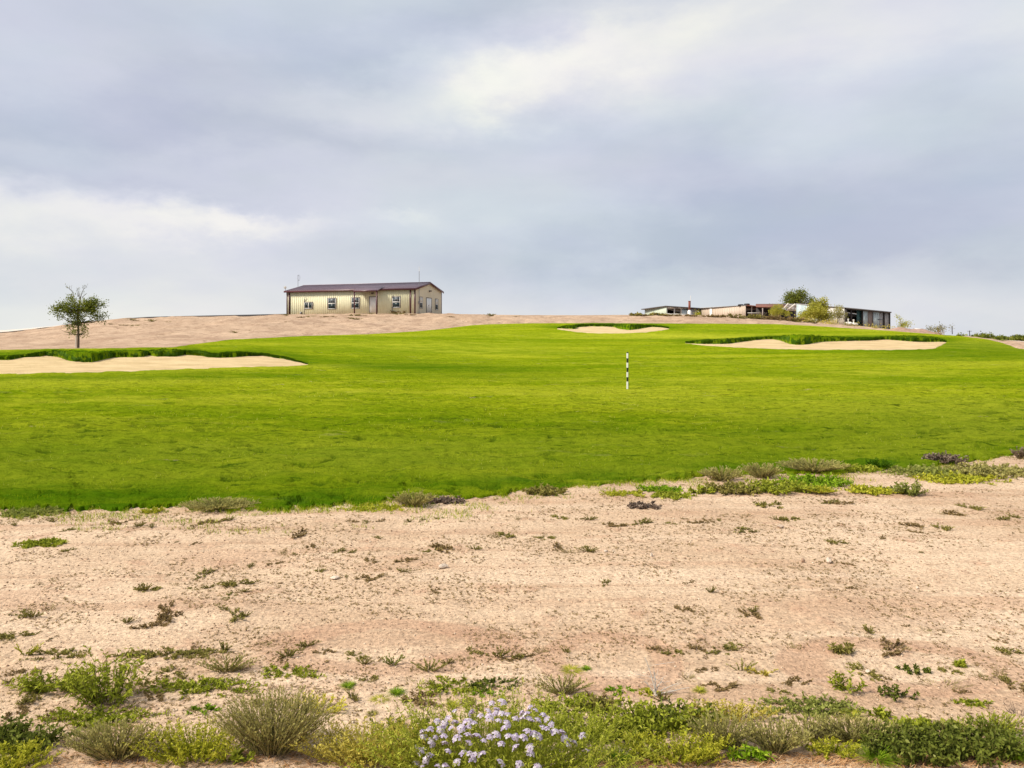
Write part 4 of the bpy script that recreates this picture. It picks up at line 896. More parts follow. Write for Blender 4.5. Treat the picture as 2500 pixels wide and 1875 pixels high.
def pebbles(n, r, smin, smax, mat, name, label):
    X, Y = scatter_sand(n, r); Z = H(X, Y) + relief(X, Y)
    base = np.array([(1, 0, 0), (-1, 0, 0), (0, 1, 0), (0, -1, 0), (0, 0, 1), (0, 0, -1)], float)
    f = np.array([(0, 2, 4), (2, 1, 4), (1, 3, 4), (3, 0, 4), (2, 0, 5), (1, 2, 5), (3, 1, 5), (0, 3, 5)])
    s = smin * (smax / smin) ** (r.random(n) ** 3) * (Y / 4) ** .5
    V = base[None] * (s[:, None, None] * r.uniform(.55, 1.2, (n, 6, 1))) * np.array([1, 1, .7]); a = r.random(n) * 6.28
    ca, sa = np.cos(a)[:, None], np.sin(a)[:, None]; V = np.stack([V[..., 0] * ca - V[..., 1] * sa, V[..., 0] * sa + V[..., 1] * ca, V[..., 2]], -1)
    V += np.stack([X, Y, Z + s * .25], 1)[:, None]
    m = MB(); m.add(V, (f[None] + (np.arange(n) * 6)[:, None, None]).reshape(-1, 3), 0, np.repeat(r.random(n), 6))
    tag(m.build(name, mat), label, 'gravel', kind='stuff')
M['peb'] = leafmat('pebble', (.22, .13, .085), (.50, .36, .25), (.72, .60, .46), 0.0, .9)
pebbles(56000, np.random.default_rng(12), .0018, .009, M['peb'], 'gravel', 'fine reddish and tan gravel scattered over the sand')

m = MB(); r = np.random.default_rng(44); n = 1500
c = np.where(r.random(n) < .75, r.uniform(1440, 2520, n), r.uniform(120, 1440, n)); row = r.normal(1858, 9, n); Y = EYE * F / (row - HOR); X = (c - CX) / F * Y
aa = r.normal(0, .7, n) + np.where(r.random(n) < .5, 0, math.pi); L = .02 + .06 * r.random(n); Z = H(X, Y) + relief(X, Y) + .004
P = np.stack([np.stack([X + np.cos(aa) * L * q, Y + np.sin(aa) * L * q, Z + .012 * math.sin(q * 3) * r.random(n)], 1) for q in (0, .5, 1)], 1)
m.ribbons(P, np.full((n, 3), .0012), np.stack([-np.sin(aa), np.cos(aa), 0 * aa], 1), 0, r.random(n))
tag(m.build('straw_litter', M['orange']), 'dry straw litter lying in front of the bushes', 'litter', kind='stuff')
# loose stones one can pick out
import bmesh
def stone(c, row, wpx, hpx, mat, label):
    X, Y, Z = at(c, row); w_, h = wpx * Y / F, hpx * Y / F
    bm = bmesh.new(); bmesh.ops.create_icosphere(bm, subdivisions=2, radius=1); r = np.random.default_rng(int(c))
    ax = norm(r.normal(0, 1, (7, 3)))
    for v in bm.verts:
        p = np.array(v.co); k = 1.
        for a in ax: k = min(k, .62 / max(1e-3, p @ a)) if p @ a > .6 else k
        v.co = Vector(p * k * np.array([w_ / 2, w_ / 2.6, h / 2.3]) * 1.05 * (1 + .22 * math.sin(3.1 * p[0] + r.random() * .3) * p[1]))
    me = bpy.data.meshes.new('stone'); bm.to_mesh(me); bm.free(); me.materials.append(M[mat])
    o = bpy.data.objects.new('stone', me); COL.objects.link(o); o.location = (X, Y, Z + h * .26 + float(relief(X, Y))); o.rotation_euler = (0, 0, r.random())
    tag(o, label, 'stone')
stone(1961, 1374, 14, 16, 'stone_brown', 'upright brown stone beside the pale rock at right on the sand')
stone(2023, 1374, 24, 19, 'stone_white', 'larger pale rock on the sand right of the brown stone')
stone(818, 1415, 26, 12, 'stone_white', 'flat whitish stone on the sand left of centre')
stone(1082, 1388, 24, 15, 'stone_white', 'pale pinkish stone half buried near the centre of the sand')
stone(1905, 1292, 20, 14, 'stone', 'small tan pointed stone on the sand below the green weeds')
stone(1590, 1360, 9, 12, 'stone_white', 'tiny white upright stone right of centre on the sand')
stone(1542, 1387, 11, 7, 'stone', 'small tan pebble stone left of the tiny white upright stone')
stone(2240, 1434, 8, 11, 'stone_white', 'tiny pale stone alone on the sand far right')
stone(2118, 1641, 20, 12, 'stone_white', 'white stone in the reddish soil near the V-shaped plant')
stone(1478, 1350, 12, 6, 'stone_white', 'small flat pale stone in the middle of the sand')

# ------------------------------------------------------------------ yardage stake on the fairway
Y0 = unproj(1532, 950); X0 = (1532 - CX) / F * Y0; z0 = float(Hf(np.array([X0]), np.array([Y0]))[0])
st = empty('yardage_stake', (X0, Y0, z0)); hh = 88 * Y0 / F
tag(st, 'black and white banded yardage stake standing on the fairway', 'stake')
bounds = np.array([0, 120, 200, 292, 372, 463, 543, 635, 655]) / 655 * hh; rad = .030
for k in range(8):
    m = MB(); zz0, zz1 = bounds[k], bounds[k + 1]
    if k == 0: zz0 = -.15
    m.tube([(0, 0, zz0), (0, 0, zz1)], rad if k % 2 == 0 else rad - .0015, 14)
    o = m.build(['white_band', 'black_band'][k % 2] if k < 7 else 'cap', M['white'] if k % 2 == 0 else M['black'], st)
# ------------------------------------------------------------------ house
Yn = 3.05 / 58.5 * F; Yl = 3.05 / 55. * F
O = np.array([(700 - CX) / F * Yl, Yl]); Nn = np.array([(1013.6 - CX) / F * Yn, Yn])
u = (Nn - O); HL = np.linalg.norm(u); u /= HL; vv = np.array([-u[1], u[0]]); HW = 8.3; zb = 4.72
house = empty('house', (O[0], O[1], zb), math.atan2(u[1], u[0]))
tag(house, 'long cream metal house with maroon roof on top of the bare hill', 'house')
def fx(zx, zy, off=0., ox=680., oy=640., k=5.267):
    """front wall point seen at a zoomed pixel: local x and height"""
    kk = (ox + zx / k - CX) / F; o2 = O - vv * off
    x = (kk * o2[1] - o2[0]) / (u[0] - kk * u[1]); Yp = o2[1] + x * u[1]
    return x, EYE - (oy + zy / k - HOR) * Yp / F - zb
def gx(zx, zy):
    kk = (680 + zx / 5.267 - CX) / F; o2 = O + u * HL
    y = (kk * o2[1] - o2[0]) / (vv[0] - kk * vv[1]); Yp = o2[1] + y * vv[1]
    return y, EYE - (640 + zy / 5.267 - HOR) * Yp / F - zb
EAVE = 3.05; RIDGE = 4.02; g = -.4
# walls with ribs
m = MB(); m.box(0, HL, 0, .12, g, EAVE)
for x in np.arange(.3, HL - .1, .315): m.box(x - .02, x + .02, -.036, .001, g, EAVE - .02)
m.build('front_wall', M['wall_cream'], house)
def gable(x0, x1, name, mat):
    m = MB(); a = [(0.0, g), (HW, g), (HW, EAVE), (HW / 2, RIDGE), (0., EAVE)]
    V = [(x0, y, z) for y, z in a] + [(x1, y, z) for y, z in a]
    m.add(V, [(0, 4, 3, 3), (0, 3, 2, 1)][1:], 0); m.add([V[i] for i in (0, 4, 3)], [(0, 1, 2)], 0)
    m.add(V, [(6, 7, 8, 8)][:0] or [(5, 6, 7, 8)], 0); m.add([V[i] for i in (5, 8, 9)], [(0, 1, 2)], 0)
    m.add(V, [(0, 1, 6, 5), (1, 2, 7, 6), (2, 3, 8, 7), (3, 4, 9, 8), (4, 0, 5, 9)], 0)
    for y in np.arange(.3, HW - .1, .315):
        zt = EAVE + (RIDGE - EAVE) * (1 - abs(y - HW / 2) / (HW / 2)) - .04
        m.box(x1 - .001 if x1 > HL - 1 else x0 - .012, x1 + .012 if x1 > HL - 1 else x0 + .001, y - .02, y + .02, g, zt)
    return m.build(name, mat, house)
gable(HL - .12, HL, 'gable_wall', M['wall_cream_shaded']); gable(0, .12, 'gable_wall', M['wall_cream_shaded'])
m = MB(); m.box(.12, HL - .12, HW - .12, HW, g, EAVE); m.build('rear_wall', M['wall_cream'], house)
# roof: two ribbed slopes with a small overhang
ov = .22; sl = (RIDGE - EAVE) / (HW / 2); rt = .06
def slope(sign, name):
    m = MB(); y0, y1 = (-ov, HW / 2) if sign < 0 else (HW + ov, HW / 2)
    def z(y): return EAVE + .05 + sl * (HW / 2 - abs(y - HW / 2))
    P = [(-ov, y0, z(y0)), (HL + ov, y0, z(y0)), (HL + ov, y1, z(y1)), (-ov, y1, z(y1))]
    if sign > 0: P = [P[1], P[0], P[3], P[2]]
    m.hexa(P + [(a, b_, c + rt) for a, b_, c in P])
    for x in np.arange(-ov + .1, HL + ov, .31):
        Q = [(x - .028, y0, z(y0) + rt - .01), (x + .028, y0, z(y0) + rt - .01), (x + .028, y1, z(y1) + rt - .01), (x - .028, y1, z(y1) + rt - .01)]
        if sign > 0: Q = [Q[1], Q[0], Q[3], Q[2]]
        m.hexa(Q + [(a, b_, c + .055) for a, b_, c in Q])
    return m.build(name, M['roof'], house)
rf = slope(-1, 'roof_slope'); slope(1, 'roof_slope')
m = MB(); m.hexa([(-ov, HW / 2 - .14, RIDGE + .11), (HL + ov, HW / 2 - .14, RIDGE + .11), (HL + ov, HW / 2 + .14, RIDGE + .11), (-ov, HW / 2 + .14, RIDGE + .11),
        (-ov, HW / 2 - .03, RIDGE + .185), (HL + ov, HW / 2 - .03, RIDGE + .185), (HL + ov, HW / 2 + .03, RIDGE + .185), (-ov, HW / 2 + .03, RIDGE + .185)])
m.build('ridge_cap', M['roof'], house)
m = MB(); m.box(-ov - .02, HL + ov + .02, -ov - .12, -ov - .002, EAVE - .16, EAVE + .05); m.build('eave_gutter', M['maroon'], house)
for x in (HL + ov, -ov - .035):
    m = MB()
    for (ya, yb_) in ((-ov, HW / 2), (HW / 2, HW + ov)):
        za = EAVE + .05 + sl * (HW / 2 - abs(ya - HW / 2)); zb2 = EAVE + .05 + sl * (HW / 2 - abs(yb_ - HW / 2))
        m.hexa([(x, ya, za - .17), (x + .035, ya, za - .17), (x + .035, yb_, zb2 - .17), (x, yb_, zb2 - .17), (x, ya, za + .08), (x + .035, ya, za + .08), (x + .035, yb_, zb2 + .08), (x, yb_, zb2 + .08)])
    m.build('rake_trim', M['maroon'], house)
for (x0, x1, y0, y1) in ((-.02, .12, -.045, .1), (HL - .11, HL + .03, -.045, .1), (HL - .1, HL + .035, HW - .10, HW + .03)):
    m = MB(); m.box(x0, x1, y0, y1, g, EAVE - .02); m.build('corner_trim', M['maroon'], house)
for zx in (141, 1701):
    x, _ = fx(zx, 500); m = MB(); m.box(x - .075, x + .075, -.15, -.032, g + .1, EAVE - .16); m.build('downspout', M['maroon'], house)
def mx(p): return p
def window(kind, a0, a1, z0, z1, face):
    """face 'f': front wall (local x), face 'g': right gable (local y)"""
    def bx(mb, p0, p1, q0, q1, d0, d1):
        if face == 'f': mb.box(p0, p1, -d1 - .043, -d0 - (.043 if d0 else 0), q0, q1)
        else: mb.box(HL + d0, HL + d1, p0, p1, q0, q1)
    w0 = MB(); t = .05
    for (p0, p1, q0, q1) in ((a0 - t, a1 + t, z0 - t, z0), (a0 - t, a1 + t, z1, z1 + t), (a0 - t, a0, z0, z1), (a1, a1 + t, z0, z1)): bx(w0, p0, p1, q0, q1, .0, .052)
    wn = w0.build('window', M['darktrim'], house)
    f = MB(); fw = .055
    for (p0, p1, q0, q1) in ((a0, a1, z0, z0 + fw), (a0, a1, z1 - fw, z1), (a0, a0 + fw, z0 + fw, z1 - fw), (a1 - fw, a1, z0 + fw, z1 - fw)): bx(f, p0, p1, q0, q1, .001, .045)
    zm = (z0 + z1) / 2; am = (a0 + a1) / 2
    if kind == 'slide': bx(f, am - .045, am + .045, z0 + fw, z1 - fw, .001, .042)
    else: bx(f, a0 + fw, a1 - fw, zm - .045, zm + .045, .001, .042)
    f.build('frame', M['white'], wn)
    panes = [(a0 + fw, am - .045, z0 + fw, z1 - fw, 'glass'), (am + .045, a1 - fw, z0 + fw, z1 - fw, 'glass')] if kind == 'slide' else [(a0 + fw, a1 - fw, z0 + fw, zm - .045, 'glass'), (a0 + fw, a1 - fw, zm + .045, z1 - fw, 'glassup' if face == 'f' else 'shade')]
    for (p0, p1, q0, q1, mt) in panes:
        g_ = MB(); bx(g_, p0, p1, q0, q1, .001, .026); g_.build('pane', M.get(mt) or M['shed_white'], wn)
    if kind != 'slide' and face == 'f':
        mu = MB(); q0, q1 = zm + .045, z1 - fw
        for k in (1, 2): xx = a0 + fw + (a1 - a0 - 2 * fw) * k / 3; bx(mu, xx - .007, xx + .007, q0, q1, .026, .036)
        bx(mu, a0 + fw, a1 - fw, (q0 + q1) / 2 - .007, (q0 + q1) / 2 + .007, .026, .034)
        mu.build('muntins', M['shed_white'], wn)
for kind, x0, x1, y0, y1 in (('slide', 338, 438, 517, 596), ('hung', 640, 737, 463, 602), ('hung', 943, 1042, 456, 594), ('hung', 1468, 1566, 443, 583)):
    a0, zt = fx(x0, y0); a1, _ = fx(x1, y0); _, zb_ = fx((x0 + x1) / 2, y1); window(kind, a0, a1, zb_, zt, 'f')
for x0, x1, y0, y1 in ((1816, 1849, 448, 590), (2015, 2048, 474, 610)):
    a0, zt = gx(x0, y0); a1, _ = gx(x1, y0); _, zb_ = gx((x0 + x1) / 2, y1); window('hung', a0, a1, zb_, zt, 'g')
# entrance door
a0, zt = fx(1174, 450); a1, _ = fx(1268, 450); _, zd = fx(1220, 648)
m = MB(); m.box(a0, a1, -.075, -.001, zd, zt); dr = m.build('door', M['white'], house)
m = MB(); m.tube([(a1 - .1, -.076, zd + .98), (a1 - .1, -.13, zd + .98)], .03, 8); m.build('handle', M['steel'], dr)
m = MB()
for b_ in ((a0 - .07, a0, zd, zt + .07), (a1, a1 + .07, zd, zt + .07), (a0, a1, zt, zt + .07)): m.box(b_[0], b_[1], -.09, 0, b_[2], b_[3])
m.build('door_frame', M['darktrim'], dr)
# double door in the gable
b0, zt = gx(1901, 460); b1, _ = gx(1964, 460); _, zd = gx(1932, 654); bm_ = (b0 + b1) / 2
for k, (p0, p1) in enumerate(((b0, bm_ - .012), (bm_ + .012, b1))):
    m = MB(); m.box(HL + .001, HL + .035, p0, p1, zd, zt); dd = m.build('double_door_leaf', M['white'], house)
    if k == 0: m = MB(); m.box(HL + .036, HL + .08, p1 - .16, p1 - .08, zd + .9, zd + 1.08); m.build('handle', M['steel'], dd)
m = MB()
for b_ in ((b0 - .07, b0, zd, zt + .07), (b1, b1 + .07, zd, zt + .07), (b0, b1, zt, zt + .07)): m.box(HL, HL + .055, b_[0], b_[1], b_[2], b_[3])
m.build('door_frame', M['darktrim'], house)
# porch
pa, _ = fx(1025, 350); pb, _ = fx(1350, 350); pd = 1.5; px0, px1 = pa + .15, pb - .1
zpe = EAVE + .16; zpf = zpe - .42
m = MB(); P = [(px0, -pd, zpf), (px1, -pd, zpf), (px1, .5, zpe + .2), (px0, .5, zpe + .2)]
m.hexa(P + [(a, b_, c + .05) for a, b_, c in P])
for x in np.arange(px0 + .05, px1, .31):
    Q = [(x - .028, -pd, zpf + .04), (x + .028, -pd, zpf + .04), (x + .028, .5, zpe + .24), (x - .028, .5, zpe + .24)]; m.hexa(Q + [(a, b_, c + .055) for a, b_, c in Q])
pr_ = m.build('porch_roof', M['roof'], house)
m = MB(); m.box(px0, px1, -pd - .03, -pd - .002, zpf - .10, zpf + .07)
for x in (px0, px1 - .04): m.hexa([(x, -pd, zpf - .11), (x + .04, -pd, zpf - .11), (x + .04, -.13, zpe - .02), (x, -.13, zpe - .02), (x, -pd, zpf - .001), (x + .04, -pd, zpf - .001), (x + .04, -.13, zpe + .07), (x, -.13, zpe + .07)])
m.build('porch_trim', M['maroon'], house)
for x in (px0 + .10, px1 - .12):
    m = MB(); m.box(x - .065, x + .065, -pd + .03, -pd + .16, g - .3, zpf - .10); m.build('porch_post', M['maroon'], house)
# lamps and conduits
x, z = fx(1213, 398); m = MB(); m.box(x - .16, x + .16, -.12, -.031, z - .1, z + .08); m.hexa([(x - .1, -.22, z - .14), (x + .1, -.22, z - .14), (x + .1, -.1, z - .14), (x - .1, -.1, z - .14), (x - .14, -.20, z - .02), (x + .14, -.20, z - .02), (x + .14, -.1, z - .02), (x - .14, -.1, z - .02)]); m.build('wall_lamp', M['darktrim'], house)
y, z = gx(1937, 374)
m = MB(); m.box(HL + .013, HL + .1, y - .1, y + .1, z - .1, z + .1); m.tube([(HL + .1, y, z), (HL + .3, y - .2, z + .05)], .07, 8); m.tube([(HL + .1, y, z), (HL + .3, y + .22, z + .05)], .07, 8); m.build('wall_lamp', M['darktrim'], house)
for (zx, zy0, zx2, zy1) in ((333, 500, 352, 445), (1465, 470, 1482, 422)):
    xa, za = fx(zx, zy0); xb, zb2 = fx(zx2, zy1); m = MB()
    m.tube([(xa, -.06, g), (xa, -.06, za), (xa + .08, -.1, za + .25), (xb, -.16, zb2)], .035, 6); m.build('conduit', M['steel'], house)
_, _z = fx(295, 660); m = MB(); m.box(fx(288, 650)[0], fx(300, 650)[0], -.25, -.031, _z - .1, _z + .2); m.build('meter_box', M['steel'], house)
# mast, aerial, dish: rest on the house
def world(x, y, z=0.): p = O + u * x + vv * y; return (p[0], p[1], zb + z)
kk = (1019.9 - CX) / F; y_, _ = gx(1795, 600)
p = world(HL + .15, max(y_, .3)); ztop = EYE - (651 - HOR) * p[1] / F - p[2]; zmid = EYE - (662 - HOR) * p[1] / F - p[2]
ms_ = empty('antenna_mast', p); tag(ms_, 'tall thin grey mast with white tip beside the gable wall', 'antenna')
m = MB(); m.tube([(0, 0, -.5), (0, 0, zmid)], .032, 8); m.build('mast', M['steel'], ms_)
m = MB(); m.tube([(0, 0, zmid + .002), (0, 0, ztop)], .024, 8); m.build('tip', M['white'], ms_)
m = MB(); m.box(-.08, .08, -.14, -.04, 1.1, 1.5); m.build('junction_box', M['steel'], ms_)
Yq = 104.; Xq = (727.5 - CX) / F * Yq; z0_ = EYE - (702 - HOR) * Yq / F; z1_ = EYE - (671 - HOR) * Yq / F
an = empty('roof_aerial', (Xq, Yq, z0_ - .3)); tag(an, 'thin roof aerial with a hooked looped top at the left end of the house roof', 'antenna'); dz = z1_ - z0_ + .3
m = MB(); m.tube([(0, 0, -.3), (0, 0, dz)], .03, 8); m.build('pole', M['steel'], an)
m = MB(); th = np.linspace(0, 2 * math.pi, 22); m.tube([(.13 + .13 * math.cos(a + math.pi) , .02, dz - .42 + .42 * math.sin(a)) for a in th], .018, 6); m.tube([(-.12, 0, dz - .5), (.02, 0, dz - .42)], .015, 5); m.build('loop', M['steel'], an)
p = world(-.05, -.15, EAVE + .1); ds = empty('satellite_dish', p); tag(ds, 'small pale satellite dish at the left eave of the house', 'dish')
m = MB(); rr = np.linspace(0.001, .19, 6)
V = np.array([[(r_ * math.cos(a), -.3 + .5 * r_ ** 2 * 1.2 + .35 * r_ * math.sin(a) * 0, .42 + r_ * math.sin(a)) for a in np.linspace(0, 2 * math.pi, 19)[:-1]] for r_ in rr])
i = np.arange(5)[:, None] * 18; j = np.arange(18)[None]; m.add(V, np.stack([i + j, i + (j + 1) % 18, i + 18 + (j + 1) % 18, i + 18 + j], -1).reshape(-1, 4))
m.build('reflector', M['shed_white'], ds, smooth=True)
m = MB(); m.tube([(0, 0, -.05), (0, -.1, .2), (0, -.27, .42)], .03, 6); m.tube([(0, -.27, .3), (.05, -.62, .36)], .018, 5); m.build('bracket', M['steel'], ds)

# ------------------------------------------------------------------ sheds on the right
def PX(c, Y): return (c - CX) / F * Y
def PZ(r, Y): return EYE - (r - HOR) * Y / F
def wall(a, b_, zb0, zt0, zt1, t=.08, ribs=0., rib=.03, zb1=None):
    """upright sheet from plan point a to b, top heights zt0..zt1, ribs on the viewer's side"""
    a = np.array(a, float); b_ = np.array(b_, float); d = b_ - a; L = np.linalg.norm(d); d /= L; n = np.array([d[1], -d[0]])
    if n @ (-(a + b_) / 2) < 0: n = -n
    zb1 = zb0 if zb1 is None else zb1; m = MB()
    def sec(s, e0, e1):
        p = a + d * s; return [(*(p + n * e0), ), (*(p + n * e1), )]
    def quadbox(s0, s1, e0, e1, dz=0.):
        z0a = zb0 + (zb1 - zb0) * s0 / L; z0b = zb0 + (zb1 - zb0) * s1 / L; z1a = zt0 + (zt1 - zt0) * s0 / L - dz; z1b = zt0 + (zt1 - zt0) * s1 / L - dz
        p = [a + d * s0 + n * e1, a + d * s1 + n * e1, a + d * s1 + n * e0, a + d * s0 + n * e0]
        m.hexa([(*p[0], z0a), (*p[1], z0b), (*p[2], z0b), (*p[3], z0a), (*p[0], z1a), (*p[1], z1b), (*p[2], z1b), (*p[3], z1a)])
    quadbox(0, L, -t, 0)
    if ribs:
        for s in np.arange(ribs / 2, L - .05, ribs): quadbox(max(0, s - ribs * .12), min(L, s + ribs * .12), .0005, rib, .02)
    return m
def roofslab(P4, t=.1):
    m = MB(); P4 = [tuple(p) for p in P4]; m.hexa([(a, b_, c - t) for a, b_, c in P4] + P4); return m
def post(x, y, z0, z1, r_=.08):
    m = MB(); m.box(x - r_, x + r_, y - r_, y + r_, z0, z1); return m
# pale green shed, left
YA = 150.; zg = float(H(PX(1640, YA), YA)) - .3
sh = empty('green_shed', (0, 0, 0)); tag(sh, 'pale green metal shed with dark open bays, leftmost on the far hill', 'shed')
A = (PX(1574, YA + 16), YA + 16); Bq = (PX(1626.5, YA), YA); Cq = (PX(1717, YA + 4), YA + 4); Dq = (PX(1700, YA + 22), YA + 22)
zA, zB_, zC = PZ(754.2, A[1]), PZ(746.3, YA), PZ(752.8, Cq[1])
wall(A, Bq, zg, zA - .1, zB_ - .1, .1, .6, .03).build('side_wall', M['shed_green'], sh)
roofslab([(Bq[0] - .2, Bq[1] - .5, zB_), (Cq[0] + .3, Cq[1] - .5, zC), (Dq[0], Dq[1], zC), (A[0] - .8, A[1], zA)], .18).build('roof', M['roof_dark'], sh)
zt = lambda c: np.interp(c, [1626, 1717], [zB_, zC]) - .2
def onAC(c, dy=0.): 
    f = (c - 1626.5) / (1717 - 1626.5); return (PX(c, YA + 4 * f + dy), YA + 4 * f + dy)
wall(onAC(1627.5, .0), onAC(1648, .0), PZ(753, YA), zt(1627) - .02, zt(1648) - .02, .08).build('fascia_panel', M['shed_white'], sh)
wall(onAC(1648.3, .0), onAC(1682, .0), PZ(752.8, YA), zt(1648) - .02, zt(1682) - .02, .08).build('fascia_panel', M['shed_grey'], sh)
wall(onAC(1663, .1), onAC(1678, .1), zg, PZ(755, YA), PZ(755.5, YA), .08, .8).build('wall_panel', M['shed_blue'], sh)
wall(onAC(1687, .1), onAC(1698, .1), zg, PZ(753.5, YA), PZ(753.5, YA), .08, .5).build('wall_panel', M['shed_grey'], sh)
for c in (1628, 1646.5, 1663, 1699, 1716): x, y = onAC(c); post(x, y + .12, zg, zt(c) - .02, .11).build('post', M['shed_white'] if c < 1650 else M['timber'], sh)
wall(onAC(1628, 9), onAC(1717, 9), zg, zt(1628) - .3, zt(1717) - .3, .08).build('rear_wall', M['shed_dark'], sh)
wall(onAC(1628, -.15), onAC(1700, -.15), zg, PZ(765.2, YA), PZ(765.2, YA), .06).build('kick_board', M['shed_white'], sh)
# chimney-like brick pier with pole, and white tank
x, y = PX(1683.2, 140), 140.
pier = empty('brick_pier', (x, y, zg)); tag(pier, 'slim red brick pier carrying a white pole, in front of the green shed', 'pier')
zt0, zt1 = PZ(753, y), PZ(736, y)
m = MB(); m.box(-.17, .17, -.17, .17, zt0 - zg - .3, zt1 - zg); m.box(-.2, .2, -.2, .2, zt1 - zg + .002, zt1 - zg + .1); m.build('shaft', M['brick'], pier)
m = MB(); m.tube([(.2, 0, zt1 - zg - 1.2), (.22, 0, PZ(721.5, y) - zg)], .04, 6); m.build('pole', M['white'], pier)
m = MB(); m.tube([(0, 0, 0), (0, 0, zt0 - zg - .55), (0, 0, zt0 - zg - .3)], [.36, .36, .2], 12); tk = m.build('base', M['white'], pier)
# tan shed
YB = 140.; zg2 = float(H(PX(1760, YB), YB)) - .3
sh = empty('tan_shed'); tag(sh, 'long tan ribbed shed with a white door and tyres on its roof', 'shed')
a, b_ = (PX(1706, YB + 14), YB + 14), (PX(1820, YB), YB)
def onB(c):
    k1 = (c - CX) / F; s = (k1 * a[1] - a[0]) / ((b_[0] - a[0]) - k1 * (b_[1] - a[1])); return (a[0] + s * (b_[0] - a[0]), a[1] + s * (b_[1] - a[1])), s
za, zb_ = PZ(753.2, a[1]), PZ(746.2, b_[1])
wall(a, b_, zg2, za, zb_, .1, .75, .04).build('ribbed_wall', M['shed_tan'], sh)
(p0, s0), (p1, s1) = onB(1733), onB(1738.2)
dn = np.array([-.08, -.12]); m = wall(np.array(p0) + dn, np.array(p1) + dn, zg2, PZ(754, p0[1]), PZ(754, p1[1]), .05); m.build('door', M['white'], sh)
e = (PX(1884, YB + 3), YB + 3)
roofslab([(a[0] - .3, a[1] - .3, za + .12), (b_[0] + .1, b_[1] - .4, zb_ + .12), (b_[0] + 2, b_[1] + 14, zb_ + .12), (a[0] + 1, a[1] + 12, za + .12)], .12).build('roof', M['shed_grey'], sh)
roofslab([(b_[0] + .11, b_[1] - .5, zb_ + .15), (e[0], e[1] - .5, PZ(750.8, e[1])), (e[0] + 1, e[1] + 12, PZ(750.8, e[1])), (b_[0] + 2.02, b_[1] + 13, zb_ + .15)], .16).build('lean_to_roof', M['rust'], sh)
for c in (1835, 1853, 1882):
    f = (c - 1820) / 64; post(PX(c, YB + 3 * f), YB + 3 * f, zg2, np.interp(c, [1820, 1884], [zb_, PZ(750.8, e[1])]) - .05, .09).build('post', M['timber'], sh)
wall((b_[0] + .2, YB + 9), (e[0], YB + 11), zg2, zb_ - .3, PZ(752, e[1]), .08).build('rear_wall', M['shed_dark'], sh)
wall((PX(1846, YB + 7), YB + 7), (PX(1876, YB + 7), YB + 7), zg2, PZ(754, YB + 7), PZ(754, YB + 7), .08, .6).build('inner_wall', M['teal'], sh)
wall((b_[0] + .2, YB - .7), (PX(1872, YB - .3), YB - .3), PZ(765.0, YB), PZ(763.4, YB), PZ(763.4, YB), .06).build('kick_board', M['shed_white'], sh)
for k, (c, r_) in enumerate(((1808.5, 744.9), (1823.5, 743.4))):
    yy = YB + 1.6; zc = PZ(r_, yy); m = MB()
    th = np.linspace(0, 2 * math.pi, 25)[:-1]; ph = np.linspace(0, 2 * math.pi, 11)[:-1]; Rm, rm = .36, .19
    V = np.array([[((Rm + rm * math.cos(q)) * math.cos(t_), (Rm + rm * math.cos(q)) * math.sin(t_), rm * .9 * math.sin(q)) for q in ph] for t_ in th])
    i = np.arange(24)[:, None] * 10; i2 = ((np.arange(24) + 1) % 24)[:, None] * 10; j = np.arange(10)[None]; j2 = (j + 1) % 10
    m.add(V, np.stack([i + j, i2 + j, i2 + j2, i + j2], -1).reshape(-1, 4)); o = m.build('tyre', M['tyre'], loc=(PX(c, yy), yy, max(zc, zb_ + .30 - .35 * (1 - k))), smooth=True)
    tag(o, ['black tyre lying on the tan shed roof, left one', 'black tyre lying on the tan shed roof, right one'][k], 'tyre')
# rusty shed with collapsed end
YC = 132.; zg3 = float(H(PX(1900, YC), YC)) - .4
sh = empty('rusty_shed'); tag(sh, 'rusty roofed shed with a collapsed end of bleached rafters', 'shed')
roofslab([(PX(1846, YC + 6), YC + 6, PZ(748.3, YC + 6)), (PX(1916, YC + 2), YC + 2, PZ(749.8, YC + 2)), (PX(1922, YC + 12), YC + 12, PZ(741.4, YC + 12)), (PX(1845, YC + 14), YC + 14, PZ(741.9, YC + 14))], .14).build('roof', M['rust'], sh)
roofslab([(PX(1918, YC + 2), YC + 2, PZ(757, YC + 2)), (PX(1944, YC), YC, PZ(757.2, YC)), (PX(1945, YC + 12), YC + 12, PZ(741.6, YC + 12)), (PX(1922.5, YC + 12), YC + 12, PZ(741.5, YC + 12))], .12).build('fallen_roof', M['shed_brown'], sh)
for (x0, r0, x1, r1, th_) in ((1914, 753, 1926, 741, .17), (1926, 754.5, 1943, 742.5, .17), (1919, 751, 1937, 748, .12), (1922, 744.5, 1940, 746.5, .12), (1934, 756, 1945, 755.5, .13), (1939, 755.5, 1943.5, 744, .13), (1924, 756.8, 1944, 757.6, .12), (1930, 753.5, 1936, 755.5, .12)):
    yy = YC - .5 + (x0 % 3) * .2; m = MB(); m.tube([(PX(x0, yy), yy, PZ(r0, yy)), (PX(x1, yy), yy + .3, PZ(r1, yy))], th_, 4); m.build('rafter', M['timber'], sh)
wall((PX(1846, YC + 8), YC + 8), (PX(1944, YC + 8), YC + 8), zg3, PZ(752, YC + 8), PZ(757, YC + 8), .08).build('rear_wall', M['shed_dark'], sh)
for c in (1862, 1884, 1905, 1924, 1941): post(PX(c, YC + 5), YC + 5, zg3, PZ(752 if c < 1912 else 758, YC + 5), .09).build('post', M['shed_brown'], sh)
